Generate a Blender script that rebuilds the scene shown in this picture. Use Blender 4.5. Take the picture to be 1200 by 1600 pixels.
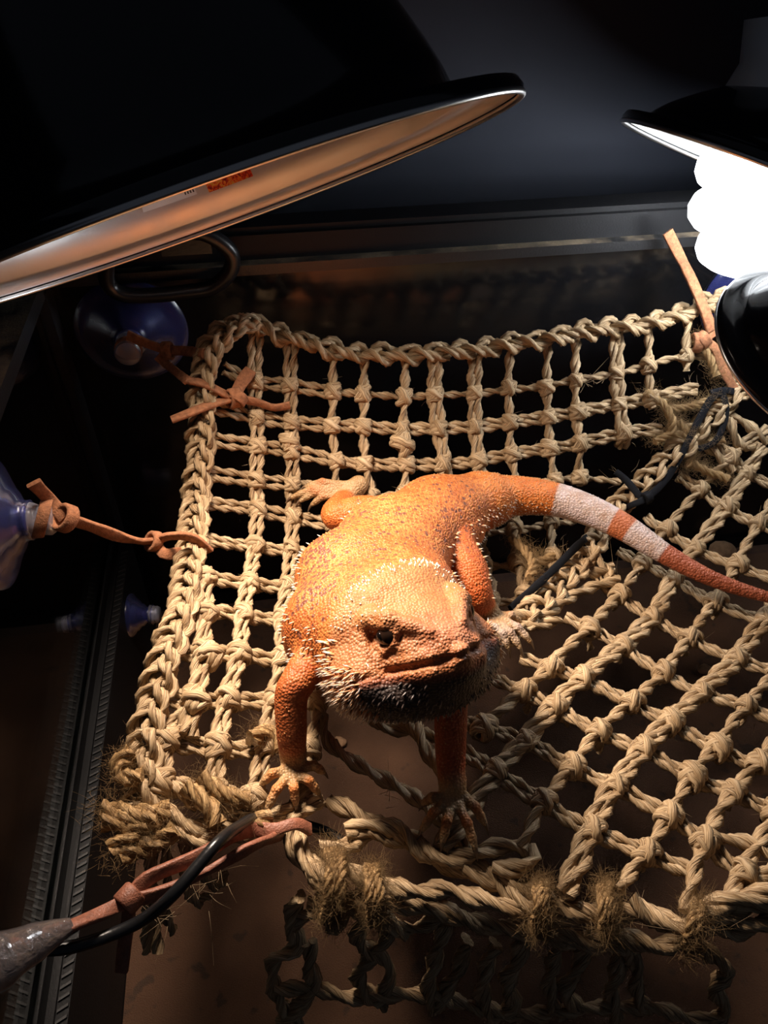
import bpy, bmesh, math, random
import numpy as np
from mathutils import Vector, Matrix

for _o in list(bpy.data.objects):
    bpy.data.objects.remove(_o, do_unlink=True)
SC = bpy.context.scene
COL = SC.collection
rng = np.random.default_rng(7)
random.seed(7)

# ------------------------------------------------------------------ camera
PITCH, YAW, FPX = math.radians(42.0), math.radians(8.5), 1230.0
CAM = np.array([0.0, 0.0, 0.44])
cam_data = bpy.data.cameras.new('camera')
cam_data.sensor_fit = 'VERTICAL'
cam_data.sensor_height = 24.0
cam_data.lens = FPX / 1600.0 * 24.0
cam_data.clip_start = 0.005
cam_data.clip_end = 50
cam = bpy.data.objects.new('camera', cam_data)
cam.location = CAM
cam.rotation_euler = (math.pi / 2 - PITCH, 0, -YAW)
COL.objects.link(cam)
SC.camera = cam

# ------------------------------------------------------------------ world, exposure
world = bpy.data.worlds.new('dim_room')
SC.world = world
world.use_nodes = True
bgn = world.node_tree.nodes['Background']
bgn.inputs[0].default_value = (0.55, 0.62, 0.8, 1)
bgn.inputs[1].default_value = 0.035
SC.view_settings.view_transform = 'Standard'
SC.view_settings.look = 'None'
SC.view_settings.gamma = 1.0
SC.view_settings.use_curve_mapping = False
SC.view_settings.exposure = 0.0
SC.cycles.use_denoising = True
SC.cycles.max_bounces = 7
SC.cycles.transparent_max_bounces = 6
SC.cycles.sample_clamp_indirect = 4.0

HEAT_W, CFL_W, CFL_EMIT = 9.6, 2.2, 9.0

# ------------------------------------------------------------------ frame helpers
cp, sp, cy_, sy_ = math.cos(PITCH), math.sin(PITCH), math.cos(YAW), math.sin(YAW)
RIGHT = np.array([cy_, -sy_, 0.0])
FWDH = np.array([sy_, cy_, 0.0])
ZUP = np.array([0.0, 0.0, 1.0])
FWD = FWDH * cp - ZUP * sp
UPV = FWDH * sp + ZUP * cp

def ray(px, py):
    return RIGHT * ((px - 600.0) / FPX) + UPV * ((800.0 - py) / FPX) + FWD

def at_depth(px, py, zc):
    return CAM + ray(px, py) * zc

def at_z(px, py, z):
    d = ray(px, py)
    return CAM + d * ((z - CAM[2]) / d[2])

def at_y(px, py, y):
    d = ray(px, py)
    return CAM + d * ((y - CAM[1]) / d[1])

def at_x(px, py, x):
    d = ray(px, py)
    return CAM + d * ((x - CAM[0]) / d[0])

def cf(x, y, z):
    """camera-heading frame (x right, y ahead, z up, floor origin) to world"""
    return RIGHT * x + FWDH * y + ZUP * z

def camvec(x, y, z):
    """camera axes (right, up, towards the viewer) to world direction"""
    v = RIGHT * x + UPV * y - FWD * z
    return v / np.linalg.norm(v)

def sstep(t):
    t = np.clip(t, 0, 1)
    return t * t * (3 - 2 * t)

BACK_Y, LEFT_X = 0.40, -0.116

def net_z(x, y):
    z = 0.160 + 0.080 * np.clip((y - 0.30) / 0.075, 0, 1.4) ** 1.2
    z = z + 0.030 * sstep((0.0 - x) / 0.06) * sstep((y - 0.06) / 0.16)
    z = z - 0.012 * np.exp(-(((x - 0.19) / 0.07) ** 2 + ((y - 0.24) / 0.07) ** 2))
    return z

def on_net(px, py, lift=0.0):
    d = ray(px, py)
    t = np.linspace(0.16, 0.62, 700)
    P = CAM[None] + d[None] * t[:, None]
    g = P[:, 2] - net_z(P[:, 0], P[:, 1]) - lift
    i = np.where((g[:-1] > 0) & (g[1:] <= 0))[0]
    if len(i) == 0:
        return at_z(px, py, 0.16 + lift)
    i = i[0]
    u = g[i] / (g[i] - g[i + 1])
    return P[i] * (1 - u) + P[i + 1] * u

def net_normal(p):
    e = 0.004
    zx = (net_z(p[0] + e, p[1]) - net_z(p[0] - e, p[1])) / (2 * e)
    zy = (net_z(p[0], p[1] + e) - net_z(p[0], p[1] - e)) / (2 * e)
    n = np.array([-zx, -zy, 1.0])
    return n / np.linalg.norm(n)

# ------------------------------------------------------------------ object helpers
def tag(o, label=None, cat=None, group=None, kind=None):
    if label: o['label'] = label
    if cat: o['category'] = cat
    if group: o['group'] = group
    if kind: o['kind'] = kind
    return o

def thing(name, loc, label, cat, group=None):
    o = bpy.data.objects.new(name, None)
    o.empty_display_size = 0.02
    o.location = loc
    COL.objects.link(o)
    return tag(o, label, cat, group)

def link(name, me, m, parent=None):
    o = bpy.data.objects.new(name, me)
    COL.objects.link(o)
    if m is not None and len(me.materials) == 0:
        me.materials.append(m)
    if parent is not None:
        o.parent = parent
        o.matrix_parent_inverse = Matrix.Translation(-Vector(parent_loc(parent)))
    return o

def parent_loc(p):
    v = Vector(p.location)
    if p.parent is not None:
        return Vector((0, 0, 0)) if p.type == 'MESH' else v
    return v

class Geo:
    """collects vertex / quad / attribute arrays"""
    def __init__(self):
        self.v, self.f, self.a, self.n = [], [], [], 0
    def add(self, v, f, a=None):
        v = np.asarray(v, float).reshape(-1, 3)
        f = np.asarray(f, int).reshape(len(f), -1)
        if f.shape[1] == 3:
            f = np.concatenate([f, -np.ones((len(f), 1), int) - self.n], 1)
        self.v.append(v); self.f.append(f + self.n)
        if a is None:
            a = v * 300.0
        self.a.append(np.asarray(a, float).reshape(-1, 3))
        self.n += len(v)
    def mesh(self, name, smooth=True):
        V = np.concatenate(self.v); F = np.concatenate(self.f); A = np.concatenate(self.a)
        me = bpy.data.meshes.new(name)
        tri = F[:, 3] < 0
        cnt = np.where(tri, 3, 4)
        loops = F.reshape(-1)
        loops = loops[np.repeat(~tri, 4) | (np.tile(np.arange(4), len(F)) < 3)]
        starts = np.concatenate([[0], np.cumsum(cnt)[:-1]])
        me.vertices.add(len(V)); me.vertices.foreach_set('co', V.astype(np.float32).ravel())
        me.loops.add(len(loops)); me.loops.foreach_set('vertex_index', loops.astype(np.int32))
        me.polygons.add(len(F)); me.polygons.foreach_set('loop_start', starts.astype(np.int32))
        at = me.attributes.new('fib', 'FLOAT_VECTOR', 'POINT')
        at.data.foreach_set('vector', A.astype(np.float32).ravel())
        me.update(calc_edges=True)
        me.validate()
        me.polygons.foreach_set('use_smooth', np.full(len(me.polygons), smooth))
        return me
    def obj(self, name, m, parent=None, smooth=True):
        return link(name, self.mesh(name, smooth), m, parent)

# ------------------------------------------------------------------ curve helpers
def resample(P, step, closed=False):
    P = np.asarray(P, float)
    if closed:
        Q = np.concatenate([P[-1:], P, P[:2]])
    else:
        Q = np.concatenate([2 * P[:1] - P[1:2], P, 2 * P[-1:] - P[-2:-1]])
    out = []
    for i in range(1, len(Q) - 2):
        p0, p1, p2, p3 = Q[i - 1], Q[i], Q[i + 1], Q[i + 2]
        n = max(4, int(np.linalg.norm(p2 - p1) / step * 2))
        t = np.linspace(0, 1, n, endpoint=False)[:, None]
        out.append(0.5 * (2 * p1 + (p2 - p0) * t + (2 * p0 - 5 * p1 + 4 * p2 - p3) * t ** 2 + (3 * p1 - p0 - 3 * p2 + p3) * t ** 3))
    if not closed:
        out.append(P[-1:])
    C = np.concatenate(out)
    if closed:
        C = np.concatenate([C, C[:1]])
    s = np.concatenate([[0], np.cumsum(np.linalg.norm(np.diff(C, axis=0), axis=1))])
    m = max(3, int(round(s[-1] / step)) + 1)
    ss = np.linspace(0, s[-1], m)
    R = np.stack([np.interp(ss, s, C[:, k]) for k in range(3)], 1)
    if closed:
        R = R[:-1]; ss = ss[:-1]
    return R, ss

def frames(P, ref=(0, 0, 1), closed=False):
    if closed:
        T = np.roll(P, -1, 0) - np.roll(P, 1, 0)
    else:
        T = np.gradient(P, axis=0)
    T /= np.linalg.norm(T, axis=1)[:, None] + 1e-12
    ref = np.asarray(ref, float)
    if abs(np.dot(ref, T[0])) > 0.95 * np.linalg.norm(ref):
        ref = np.array([0.3, 1.0, 0.1])
    N = np.zeros_like(T)
    n = ref - np.dot(ref, T[0]) * T[0]
    N[0] = n / np.linalg.norm(n)
    for i in range(1, len(T)):
        n = N[i - 1] - np.dot(N[i - 1], T[i]) * T[i]
        N[i] = n / (np.linalg.norm(n) + 1e-12)
    return T, N, np.cross(T, N)

def wob(n, amp, corr=6):
    k = max(2, n // corr + 2)
    r = rng.normal(size=(k, 3)) * amp
    x = np.linspace(0, k - 1, n)
    return np.stack([np.interp(x, np.arange(k), r[:, j]) for j in range(3)], 1)

def tube(g, P, N, B, r, sides=8, rot=None, ridge=0.0, flat=1.0, fibs=None, closed=False, cap=True, fscale=1.0, off=None):
    n = len(P)
    r = np.broadcast_to(np.asarray(r, float), (n,))
    th = np.linspace(0, 2 * np.pi, sides, endpoint=False)
    rot = np.zeros(n) if rot is None else np.broadcast_to(rot, (n,))
    rr = 1 + ridge * (np.cos(3 * th + 1.0) * 0.7 + np.cos(5 * th))
    A = th[None] + rot[:, None]
    cx = np.cos(th)[None] * rr[None] * r[:, None]
    cyy = np.sin(th)[None] * rr[None] * r[:, None] * flat
    ca, sa = np.cos(rot)[:, None], np.sin(rot)[:, None]
    X, Y = cx * ca - cyy * sa, cx * sa + cyy * ca
    V = P[:, None] + N[:, None] * X[..., None] + B[:, None] * Y[..., None]
    s = np.concatenate([[0], np.cumsum(np.linalg.norm(np.diff(P, axis=0), axis=1))])
    o = rng.uniform(0, 60, 3) if off is None else off
    fa = np.stack([np.broadcast_to(np.cos(th) * fscale, (n, sides)), np.broadcast_to(np.sin(th) * fscale, (n, sides)),
                   np.broadcast_to(s[:, None] * 100, (n, sides))], -1) + o
    idx = np.arange(n * sides).reshape(n, sides)
    a = idx if closed else idx[:-1]
    b = np.roll(idx, -1, 0) if closed else idx[1:]
    F = np.stack([a, np.roll(a, -1, 1), np.roll(b, -1, 1), b], -1).reshape(-1, 4)
    V = V.reshape(-1, 3); fa = fa.reshape(-1, 3)
    base = g.n
    g.add(V, F, fa)
    if cap and not closed:
        for e in (0, n - 1):
            c = P[e]
            ring = idx[e]
            f = [[ring[j], ring[(j + 1) % sides], sides] for j in range(sides)]
            rv = np.concatenate([V[ring], c[None]])
            rf = [[j, (j + 1) % sides, sides] for j in range(sides)]
            if e == 0:
                rf = [[x[1], x[0], x[2]] for x in rf]
            g.add(rv, rf, np.concatenate([fa[ring], fa[ring[:1]]]))

def rope(g, path, R, pitch=None, plies=2, ref=(0, 0, 1), phase=None, jit=0.10, sides=8, closed=False, taper=None, smooth_path=True):
    pitch = pitch or R * 8.5
    P, s = resample(path, pitch / 9.0, closed) if smooth_path else (np.asarray(path), None)
    if s is None:
        s = np.concatenate([[0], np.cumsum(np.linalg.norm(np.diff(P, axis=0), axis=1))])
    if not closed:
        P = P + wob(len(P), R * jit)
    T, N, B = frames(P, ref, closed)
    ph = rng.uniform(0, 6.28) if phase is None else phase
    if closed:
        L = s[-1] + np.linalg.norm(P[0] - P[-1]); pitch = L / max(1, round(L / pitch))
    a = 2 * np.pi * s / pitch + ph + np.cumsum(wob(len(P), 0.05)[:, 0]) * (0 if closed else 1)
    tp = 1.0 if taper is None else np.interp(s, [0, s[-1]], taper)
    for k in range(plies):
        ak = a + 2 * np.pi * k / plies
        c = P + (N * np.cos(ak)[:, None] + B * np.sin(ak)[:, None]) * (R * 0.47 * np.asarray(tp).reshape(-1, 1))
        rad = R * (0.60 if plies == 2 else 0.55) * (1 + 0.10 * wob(len(P), 1.0, 5)[:, 0]) * tp
        tube(g, c, N, B, np.clip(rad, R * 0.25, R), sides, rot=ak, ridge=0.10, closed=closed)

def braid(g, path, W, R, ref=(0, 0, 1), lam=None, zamp=0.55, strands=3, flat=0.8):
    lam = lam or W * 5.2
    P, s = resample(path, lam / 18.0)
    T, N, B = frames(P, ref)
    ph0 = rng.uniform(0, 6.28)
    for k in range(strands):
        ph = 2 * np.pi * s / lam + 2 * np.pi * k / strands + ph0
        c = P + B * (W * np.sin(ph))[:, None] + N * (R * zamp * 1.5 * np.sin(2 * ph))[:, None] + wob(len(P), R * 0.12)
        rope(g, c, R, pitch=R * 8, ref=ref, smooth_path=False, sides=7)

def strip(g, path, w, t, ref=(0, 0, 1), twist=None, step=0.0025, taper=None, closed=False):
    """flat leather thong: rounded rectangle swept along the path; ref is its face normal"""
    P, s = resample(path, step, closed)
    T, N, B = frames(P, ref, closed)
    if twist is not None:
        a = np.interp(s, np.linspace(0, s[-1], len(twist)), twist)
        N, B = N * np.cos(a)[:, None] + B * np.sin(a)[:, None], B * np.cos(a)[:, None] - N * np.sin(a)[:, None]
    n = len(P)
    prof = np.array([[-.5, -.35], [-.42, -.5], [0, -.52], [.42, -.5], [.5, -.35], [.5, .35], [.42, .5], [0, .52], [-.42, .5], [-.5, .35]])
    m = len(prof)
    ww = w * (1 + 0.06 * wob(n, 1.0, 3)[:, 0])
    if taper is not None:
        ww = ww * np.interp(s, [0, s[-1]], taper)
    V = P[:, None] + B[:, None] * (prof[None, :, 0] * ww[:, None])[..., None] + N[:, None] * (prof[:, 1] * t)[None, :, None]
    idx = np.arange(n * m).reshape(n, m)
    a = idx if closed else idx[:-1]
    b = np.roll(idx, -1, 0) if closed else idx[1:]
    F = np.stack([a, np.roll(a, -1, 1), np.roll(b, -1, 1), b], -1).reshape(-1, 4)
    g.add(V.reshape(-1, 3), F)
    if not closed:
        for e, flip in ((0, True), (n - 1, False)):
            rv = np.concatenate([V[e], P[e][None]])
            rf = [[j, (j + 1) % m, m] for j in range(m)]
            if flip: rf = [[x[1], x[0], x[2]] for x in rf]
            g.add(rv, rf)

def lathe(g, prof, origin, axis, seg=64, ref=(0, 0, 1), closed_prof=False):
    """prof: list of (radius, height along axis)"""
    axis = np.asarray(axis, float); axis /= np.linalg.norm(axis)
    ref = np.asarray(ref, float)
    if abs(np.dot(ref, axis)) > 0.9: ref = np.array([1.0, 0, 0])
    u = ref - np.dot(ref, axis) * axis; u /= np.linalg.norm(u)
    w = np.cross(axis, u)
    th = np.linspace(0, 2 * np.pi, seg, endpoint=False)
    ring = np.cos(th)[:, None] * u + np.sin(th)[:, None] * w
    prof = np.asarray(prof, float)
    V = np.asarray(origin)[None, None] + prof[:, None, 0:1] * ring[None] + prof[:, None, 1:2] * axis[None, None]
    n = len(prof)
    idx = np.arange(n * seg).reshape(n, seg)
    a = idx if closed_prof else idx[:-1]
    b = np.roll(idx, -1, 0) if closed_prof else idx[1:]
    F = np.stack([a, b, np.roll(b, -1, 1), np.roll(a, -1, 1)], -1).reshape(-1, 4)
    g.add(V.reshape(-1, 3), F)

def box(g, c0, c1):
    x0, y0, z0 = c0; x1, y1, z1 = c1
    V = [(x, y, z) for x in (x0, x1) for y in (y0, y1) for z in (z0, z1)]
    F = [[0, 1, 3, 2], [4, 6, 7, 5], [0, 4, 5, 1], [2, 3, 7, 6], [0, 2, 6, 4], [1, 5, 7, 3]]
    g.add(V, F)

# ------------------------------------------------------------------ material helpers
class NT:
    def __init__(self, name):
        self.m = bpy.data.materials.new(name)
        self.m.use_nodes = True
        self.t = self.m.node_tree
        self.b = self.t.nodes['Principled BSDF']
    def n(self, typ, **kw):
        nd = self.t.nodes.new(typ)
        for k, v in kw.items():
            setattr(nd, k, v)
        return nd
    def l(self, a, b):
        self.t.links.new(a, b)
    def set(self, **kw):
        for k, v in kw.items():
            self.b.inputs[k.replace('_', ' ')].default_value = v
    def ramp(self, fac, stops, interp='LINEAR'):
        r = self.n('ShaderNodeValToRGB')
        r.color_ramp.interpolation = interp
        el = r.color_ramp.elements
        while len(el) < len(stops): el.new(0.5)
        for e, (p, c) in zip(el, stops):
            e.position = p
            e.color = (*c, 1) if len(c) == 3 else c
        if fac is not None: self.l(fac, r.inputs[0])
        return r.outputs[0]
    def noise(self, vec, scale, detail=3, rough=0.55, dist=0.0):
        nd = self.n('ShaderNodeTexNoise')
        nd.inputs['Scale'].default_value = scale
        nd.inputs['Detail'].default_value = detail
        nd.inputs['Roughness'].default_value = rough
        nd.inputs['Distortion'].default_value = dist
        if vec is not None: self.l(vec, nd.inputs['Vector'])
        return nd.outputs[0]
    def mapping(self, vec, scale):
        nd = self.n('ShaderNodeMapping')
        nd.inputs['Scale'].default_value = scale
        self.l(vec, nd.inputs['Vector'])
        return nd.outputs[0]
    def coord(self, which='Object'):
        return self.n('ShaderNodeTexCoord').outputs[which]
    def attr(self, name, out='Vector'):
        nd = self.n('ShaderNodeAttribute'); nd.attribute_name = name
        return nd.outputs[out]
    def mix(self, fac, a, b, blend='MIX'):
        nd = self.n('ShaderNodeMix', data_type='RGBA', blend_type=blend)
        for sock, v in ((nd.inputs[0], fac), (nd.inputs[6], a), (nd.inputs[7], b)):
            if isinstance(v, (int, float)): sock.default_value = v
            elif isinstance(v, tuple): sock.default_value = (*v, 1) if len(v) == 3 else v
            else: self.l(v, sock)
        return nd.outputs[2]
    def math(self, op, a, b=None):
        nd = self.n('ShaderNodeMath', operation=op)
        for i, v in enumerate((a, b)):
            if v is None: continue
            if isinstance(v, (int, float)): nd.inputs[i].default_value = v
            else: self.l(v, nd.inputs[i])
        return nd.outputs[0]
    def bump(self, h, strength=0.5, dist=0.001, prev=None):
        nd = self.n('ShaderNodeBump')
        nd.inputs['Strength'].default_value = strength
        nd.inputs['Distance'].default_value = dist
        self.l(h, nd.inputs['Height'])
        if prev is not None: self.l(prev, nd.inputs['Normal'])
        return nd.outputs[0]

M = {}
def simple(name, col, rough=0.5, metallic=0.0, bump=0.0, bscale=400.0, var=0.0, **kw):
    t = NT(name)
    t.set(Roughness=rough, Metallic=metallic, **kw)
    v = t.coord()
    if var > 0:
        nz = t.noise(v, bscale * 0.3, 4)
        c2 = tuple(max(0, c * (1 - var)) for c in col); c3 = tuple(c * (1 + var) for c in col)
        t.l(t.ramp(nz, [(0.3, c2), (0.7, c3)]), t.b.inputs['Base Color'])
    else:
        t.b.inputs['Base Color'].default_value = (*col, 1)
    if bump > 0:
        t.l(t.bump(t.noise(v, bscale, 3), bump, 0.0005), t.b.inputs['Normal'])
    M[name] = t.m
    return t.m

def seagrass(name, dark, mid, light):
    t = NT(name)
    fv = t.attr('fib')
    fine = t.noise(t.mapping(fv, (2.6, 2.6, 0.55)), 1.6, 3, 0.6, 0.3)
    broad = t.noise(t.mapping(fv, (0.7, 0.7, 0.6)), 1.0, 2, 0.5)
    c = t.ramp(fine, [(0.33, dark), (0.46, mid), (0.68, light)])
    c2 = t.ramp(broad, [(0.3, (0.66, 0.58, 0.48)), (0.7, (1.12, 1.08, 1.0))])
    col = t.mix(1.0, c, c2, 'MULTIPLY')
    info = t.n('ShaderNodeObjectInfo')
    c3 = t.ramp(info.outputs['Random'], [(0.0, (0.86, 0.82, 0.76)), (1.0, (1.08, 1.05, 1.0))])
    col = t.mix(1.0, col, c3, 'MULTIPLY')
    t.l(col, t.b.inputs['Base Color'])
    t.set(Roughness=0.55)
    t.b.inputs['Specular IOR Level'].default_value = 0.35
    t.l(t.bump(fine, 0.85, 0.0009), t.b.inputs['Normal'])
    M[name] = t.m

seagrass('seagrass', (0.13, 0.082, 0.045), (0.48, 0.35, 0.215), (0.73, 0.60, 0.44))
seagrass('jute', (0.26, 0.16, 0.075), (0.48, 0.32, 0.16), (0.62, 0.45, 0.25))
simple('leather', (0.29, 0.115, 0.050), 0.9, bump=0.8, bscale=1500, var=0.35)
simple('dark_leather', (0.26, 0.095, 0.055), 0.5, bump=0.6, bscale=1500, var=0.3)
simple('black_plastic', (0.012, 0.012, 0.014), 0.38, bump=0.25, bscale=900, var=0.3)
simple('satin_black', (0.006, 0.006, 0.008), 0.12, bump=0.03, bscale=500)
M['satin_black'].node_tree.nodes['Principled BSDF'].inputs['Specular IOR Level'].default_value = 0.10
simple('rim_plastic', (0.007, 0.007, 0.008), 0.5, bump=0.2, bscale=900)
M['rim_plastic'].node_tree.nodes['Principled BSDF'].inputs['Specular IOR Level'].default_value = 0.22
simple('black_gloss', (0.006, 0.006, 0.008), 0.16, Coat_Weight=0.3, Coat_Roughness=0.08, bump=0.04, bscale=500)
simple('black_cord', (0.007, 0.007, 0.009), 0.85, bump=0.6, bscale=1800)
M['black_cord'].node_tree.nodes['Principled BSDF'].inputs['Specular IOR Level'].default_value = 0.15
simple('black_rubber', (0.010, 0.010, 0.011), 0.3, bump=0.15, bscale=700)
# ------------------------------------------------------------------ structure materials
t = NT('dusty_plastic')
v = t.coord()
sep = t.n('ShaderNodeSeparateXYZ'); geo_ = t.n('ShaderNodeNewGeometry'); t.l(geo_.outputs['Normal'], sep.inputs[0])
dn = t.noise(v, 55, 5, 0.65)
fine_d = t.noise(v, 900, 2)
dust = t.math('MULTIPLY', t.ramp(dn, [(0.38, (0, 0, 0)), (0.62, (1, 1, 1))]), t.ramp(sep.outputs[2], [(0.5, (0, 0, 0)), (0.9, (1, 1, 1))]))
dcol = t.mix(fine_d, (0.10, 0.072, 0.045), (0.26, 0.20, 0.13))
t.l(t.mix(dust, (0.012, 0.012, 0.013), dcol), t.b.inputs['Base Color'])
t.l(t.math('ADD', t.math('MULTIPLY', dust, 0.5), 0.36), t.b.inputs['Roughness'])
t.l(t.bump(fine_d, 0.3, 0.0005), t.b.inputs['Normal'])
M['dusty_plastic'] = t.m

t = NT('back_pane')          # glass with black film behind it
v = t.coord()
sm = t.noise(t.mapping(v, (18, 1, 60)), 1.0, 5, 0.6, 0.6)
t.b.inputs['Base Color'].default_value = (0.006, 0.006, 0.007, 1)
t.l(t.ramp(sm, [(0.35, (0.10,) * 3), (0.7, (0.24,) * 3)]), t.b.inputs['Roughness'])
t.set(IOR=1.5)
t.l(t.bump(t.noise(t.mapping(v, (9, 1, 70)), 1.0, 2), 0.10, 0.002), t.b.inputs['Normal'])
M['back_pane'] = t.m

t = NT('clear_glass')
t.set(Roughness=0.02, IOR=1.45)
t.b.inputs['Transmission Weight'].default_value = 1.0
t.b.inputs['Base Color'].default_value = (0.85, 0.9, 0.9, 1)
M['clear_glass'] = t.m

t = NT('dark_backing')
v = t.coord()
t.l(t.ramp(t.noise(v, 6, 3), [(0.3, (0.008, 0.007, 0.007)), (0.7, (0.016, 0.013, 0.012))]), t.b.inputs['Base Color'])
t.set(Roughness=0.7)
M['dark_backing'] = t.m

t = NT('room_wall')
v = t.coord()
t.l(t.ramp(t.noise(v, 4, 3), [(0.3, (0.015, 0.018, 0.030)), (0.7, (0.019, 0.023, 0.038))]), t.b.inputs['Base Color'])
t.set(Roughness=0.75)
M['room_wall'] = t.m

t = NT('suede_mat')
v = t.coord()
big = t.noise(v, 22, 4, 0.6)
fine_d = t.noise(v, 1400, 3, 0.7)
spot = t.noise(v, 95, 2, 0.5)
c = t.ramp(big, [(0.3, (0.050, 0.021, 0.010)), (0.7, (0.095, 0.043, 0.021))])
c = t.mix(t.ramp(spot, [(0.64, (0, 0, 0)), (0.70, (1, 1, 1))]), c, (0.022, 0.012, 0.008))
c = t.mix(t.math('MULTIPLY', fine_d, 0.5), c, (0.15, 0.075, 0.038))
t.l(c, t.b.inputs['Base Color'])
t.set(Roughness=0.95)
t.l(t.bump(fine_d, 0.9, 0.001), t.b.inputs['Normal'])
M['suede_mat'] = t.m
simple('floor_board', (0.055, 0.026, 0.015), 0.8, bump=0.4, bscale=300, var=0.4)

def structure(name, g, m, smooth=False):
    o = g.obj(name, m, None, smooth)
    o['kind'] = 'structure'
    return o

XR = 0.62
# floor under the tank and the tank's own walls
g = Geo(); box(g, (LEFT_X - 0.03, -0.12, -0.012), (XR, BACK_Y + 0.012, 0.0)); structure('floor', g, M['floor_board'])
g = Geo(); box(g, (-0.8, -0.6, -0.04), (1.3, 0.47, -0.012)); structure('floor_outer', g, M['dark_backing'])
g = Geo(); box(g, (LEFT_X - 0.02, BACK_Y, 0.0), (XR, BACK_Y + 0.008, 0.262)); structure('wall_back', g, M['back_pane'])
g = Geo(); box(g, (LEFT_X - 0.008, -0.12, 0.088), (LEFT_X - 0.002, BACK_Y, 0.258)); structure('wall_left', g, M['clear_glass'])
g = Geo(); box(g, (LEFT_X - 0.16, -0.3, -0.012), (LEFT_X - 0.15, 0.55, 0.6)); structure('wall_outer_left', g, M['dark_backing'])
g = Geo(); box(g, (-0.9, 0.47, -0.1), (1.5, 0.49, 1.2)); structure('wall_room', g, M['room_wall'])

# back rim: tall band, dusty lip in front of it
g = Geo()
box(g, (LEFT_X - 0.03, BACK_Y - 0.001, 0.2585), (XR, BACK_Y + 0.020, 0.276))
box(g, (LEFT_X - 0.03, BACK_Y + 0.002, 0.2755), (XR, BACK_Y + 0.018, 0.279))
structure('trim_1', g, M['rim_plastic'])
g = Geo(); box(g, (LEFT_X - 0.03, BACK_Y - 0.0075, 0.2575), (XR, BACK_Y - 0.0008, 0.2630)); structure('trim_5', g, M['dusty_plastic'])
# left rim
g = Geo()
box(g, (LEFT_X - 0.030, -0.12, 0.2555), (LEFT_X + 0.002, BACK_Y - 0.0085, 0.2635))
structure('trim_2', g, M['dusty_plastic'])
# vertical corner post back left
g = Geo()
box(g, (LEFT_X - 0.006, BACK_Y - 0.014, 0.0), (LEFT_X + 0.0025, BACK_Y - 0.0003, 0.2580))
structure('trim_3', g, M['black_plastic'])
# lower left channel with ribbed edge strip
g = Geo()
box(g, (LEFT_X - 0.030, -0.12, 0.0), (LEFT_X - 0.0035, BACK_Y - 0.015, 0.088))
box(g, (LEFT_X - 0.0035, -0.12, 0.0), (LEFT_X - 0.0012, BACK_Y - 0.015, 0.0945))
box(g, (LEFT_X - 0.0012, -0.12, 0.0), (LEFT_X + 0.0025, BACK_Y - 0.015, 0.086))
box(g, (LEFT_X + 0.0025, -0.12, 0.0), (LEFT_X + 0.0036, BACK_Y - 0.015, 0.0905))
box(g, (LEFT_X + 0.0036, -0.12, 0.0), (LEFT_X + 0.0085, BACK_Y - 0.015, 0.0885))
chan = structure('trim_4', g, M['rim_plastic'])
g = Geo()
V = np.array([[-.0022, -.0022, 0], [.0022, -.0002, 0], [.0022, .0010, 0], [-.0022, -.0010, 0],
              [-.0020, -.0021, .0010], [.0020, -.0002, .0010], [.0020, .0009, .0010], [-.0020, -.0011, .0010]])
g.add(V, [[0, 3, 2, 1], [4, 5, 6, 7], [0, 1, 5, 4], [1, 2, 6, 5], [2, 3, 7, 6], [3, 0, 4, 7]])
rib_me = g.mesh('rib', False)
simple('rib_rubber', (0.020, 0.019, 0.020), 0.5)
rib_me.materials.append(M['rib_rubber'])
for i in range(72):
    o = bpy.data.objects.new('rib', rib_me); COL.objects.link(o)
    o.parent = chan
    o.location = (LEFT_X + 0.0061, 0.085 + i * 0.00405, 0.0884)

# brown mat lying on the tank floor
mat_o = None
g = Geo()
x0 = max(at_z(215, 972, 0.004)[0], LEFT_X + 0.0088)
nx, ny = 60, 60
xs = np.linspace(x0, 0.58, nx); ys = np.linspace(-0.10, 0.388, ny)
X, Y = np.meshgrid(xs, ys, indexing='ij')
Z = 0.004 + 0.0006 * np.sin(X * 60 + 2 * np.sin(Y * 31)) * np.cos(Y * 45)
V = np.stack([X, Y, Z], -1).reshape(-1, 3)
idx = np.arange(nx * ny).reshape(nx, ny)
g.add(V, np.stack([idx[:-1, :-1], idx[1:, :-1], idx[1:, 1:], idx[:-1, 1:]], -1).reshape(-1, 4))
b0 = np.concatenate([idx[0, :], idx[:, -1], idx[-1, ::-1], idx[::-1, 0]])
lo = V[b0].copy(); lo[:, 2] = 0.0
n0 = len(b0)
g.add(np.concatenate([V[b0], lo]), [[i, (i + 1) % n0, n0 + (i + 1) % n0, n0 + i] for i in range(n0)])
mat_o = g.obj('floor_mat', M['suede_mat'])
tag(mat_o, 'brown suede-textured mat spread over the tank floor below the nets', 'mat')

# crumbs lying on the mat
simple('chip', (0.30, 0.17, 0.09), 0.9, bump=0.5, bscale=800, var=0.3)
def chip(px, py, r, label, flat=0.55):
    c = at_z(px, py, 0.0045 + r * flat * 0.8)
    bm = bmesh.new()
    bmesh.ops.create_icosphere(bm, subdivisions=2, radius=r)
    for vv in bm.verts:
        k = 1 + 0.22 * math.sin(vv.co.x * 900 + px) * math.cos(vv.co.y * 700 + py)
        vv.co = Vector((vv.co.x * k, vv.co.y * k * 0.8, vv.co.z * flat))
    me = bpy.data.meshes.new('substrate_chip'); bm.to_mesh(me); bm.free()
    me.materials.append(M['chip'])
    for p in me.polygons: p.use_smooth = True
    o = bpy.data.objects.new('substrate_chip', me); COL.objects.link(o); o.location = c
    tag(o, label, 'chip')
chip(1128, 862, 0.011, 'rounded tan chip on the mat against the back glass', 0.8)
chip(1100, 1046, 0.005, 'pale angular chip seen through the diamond mesh below the tail')
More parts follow.
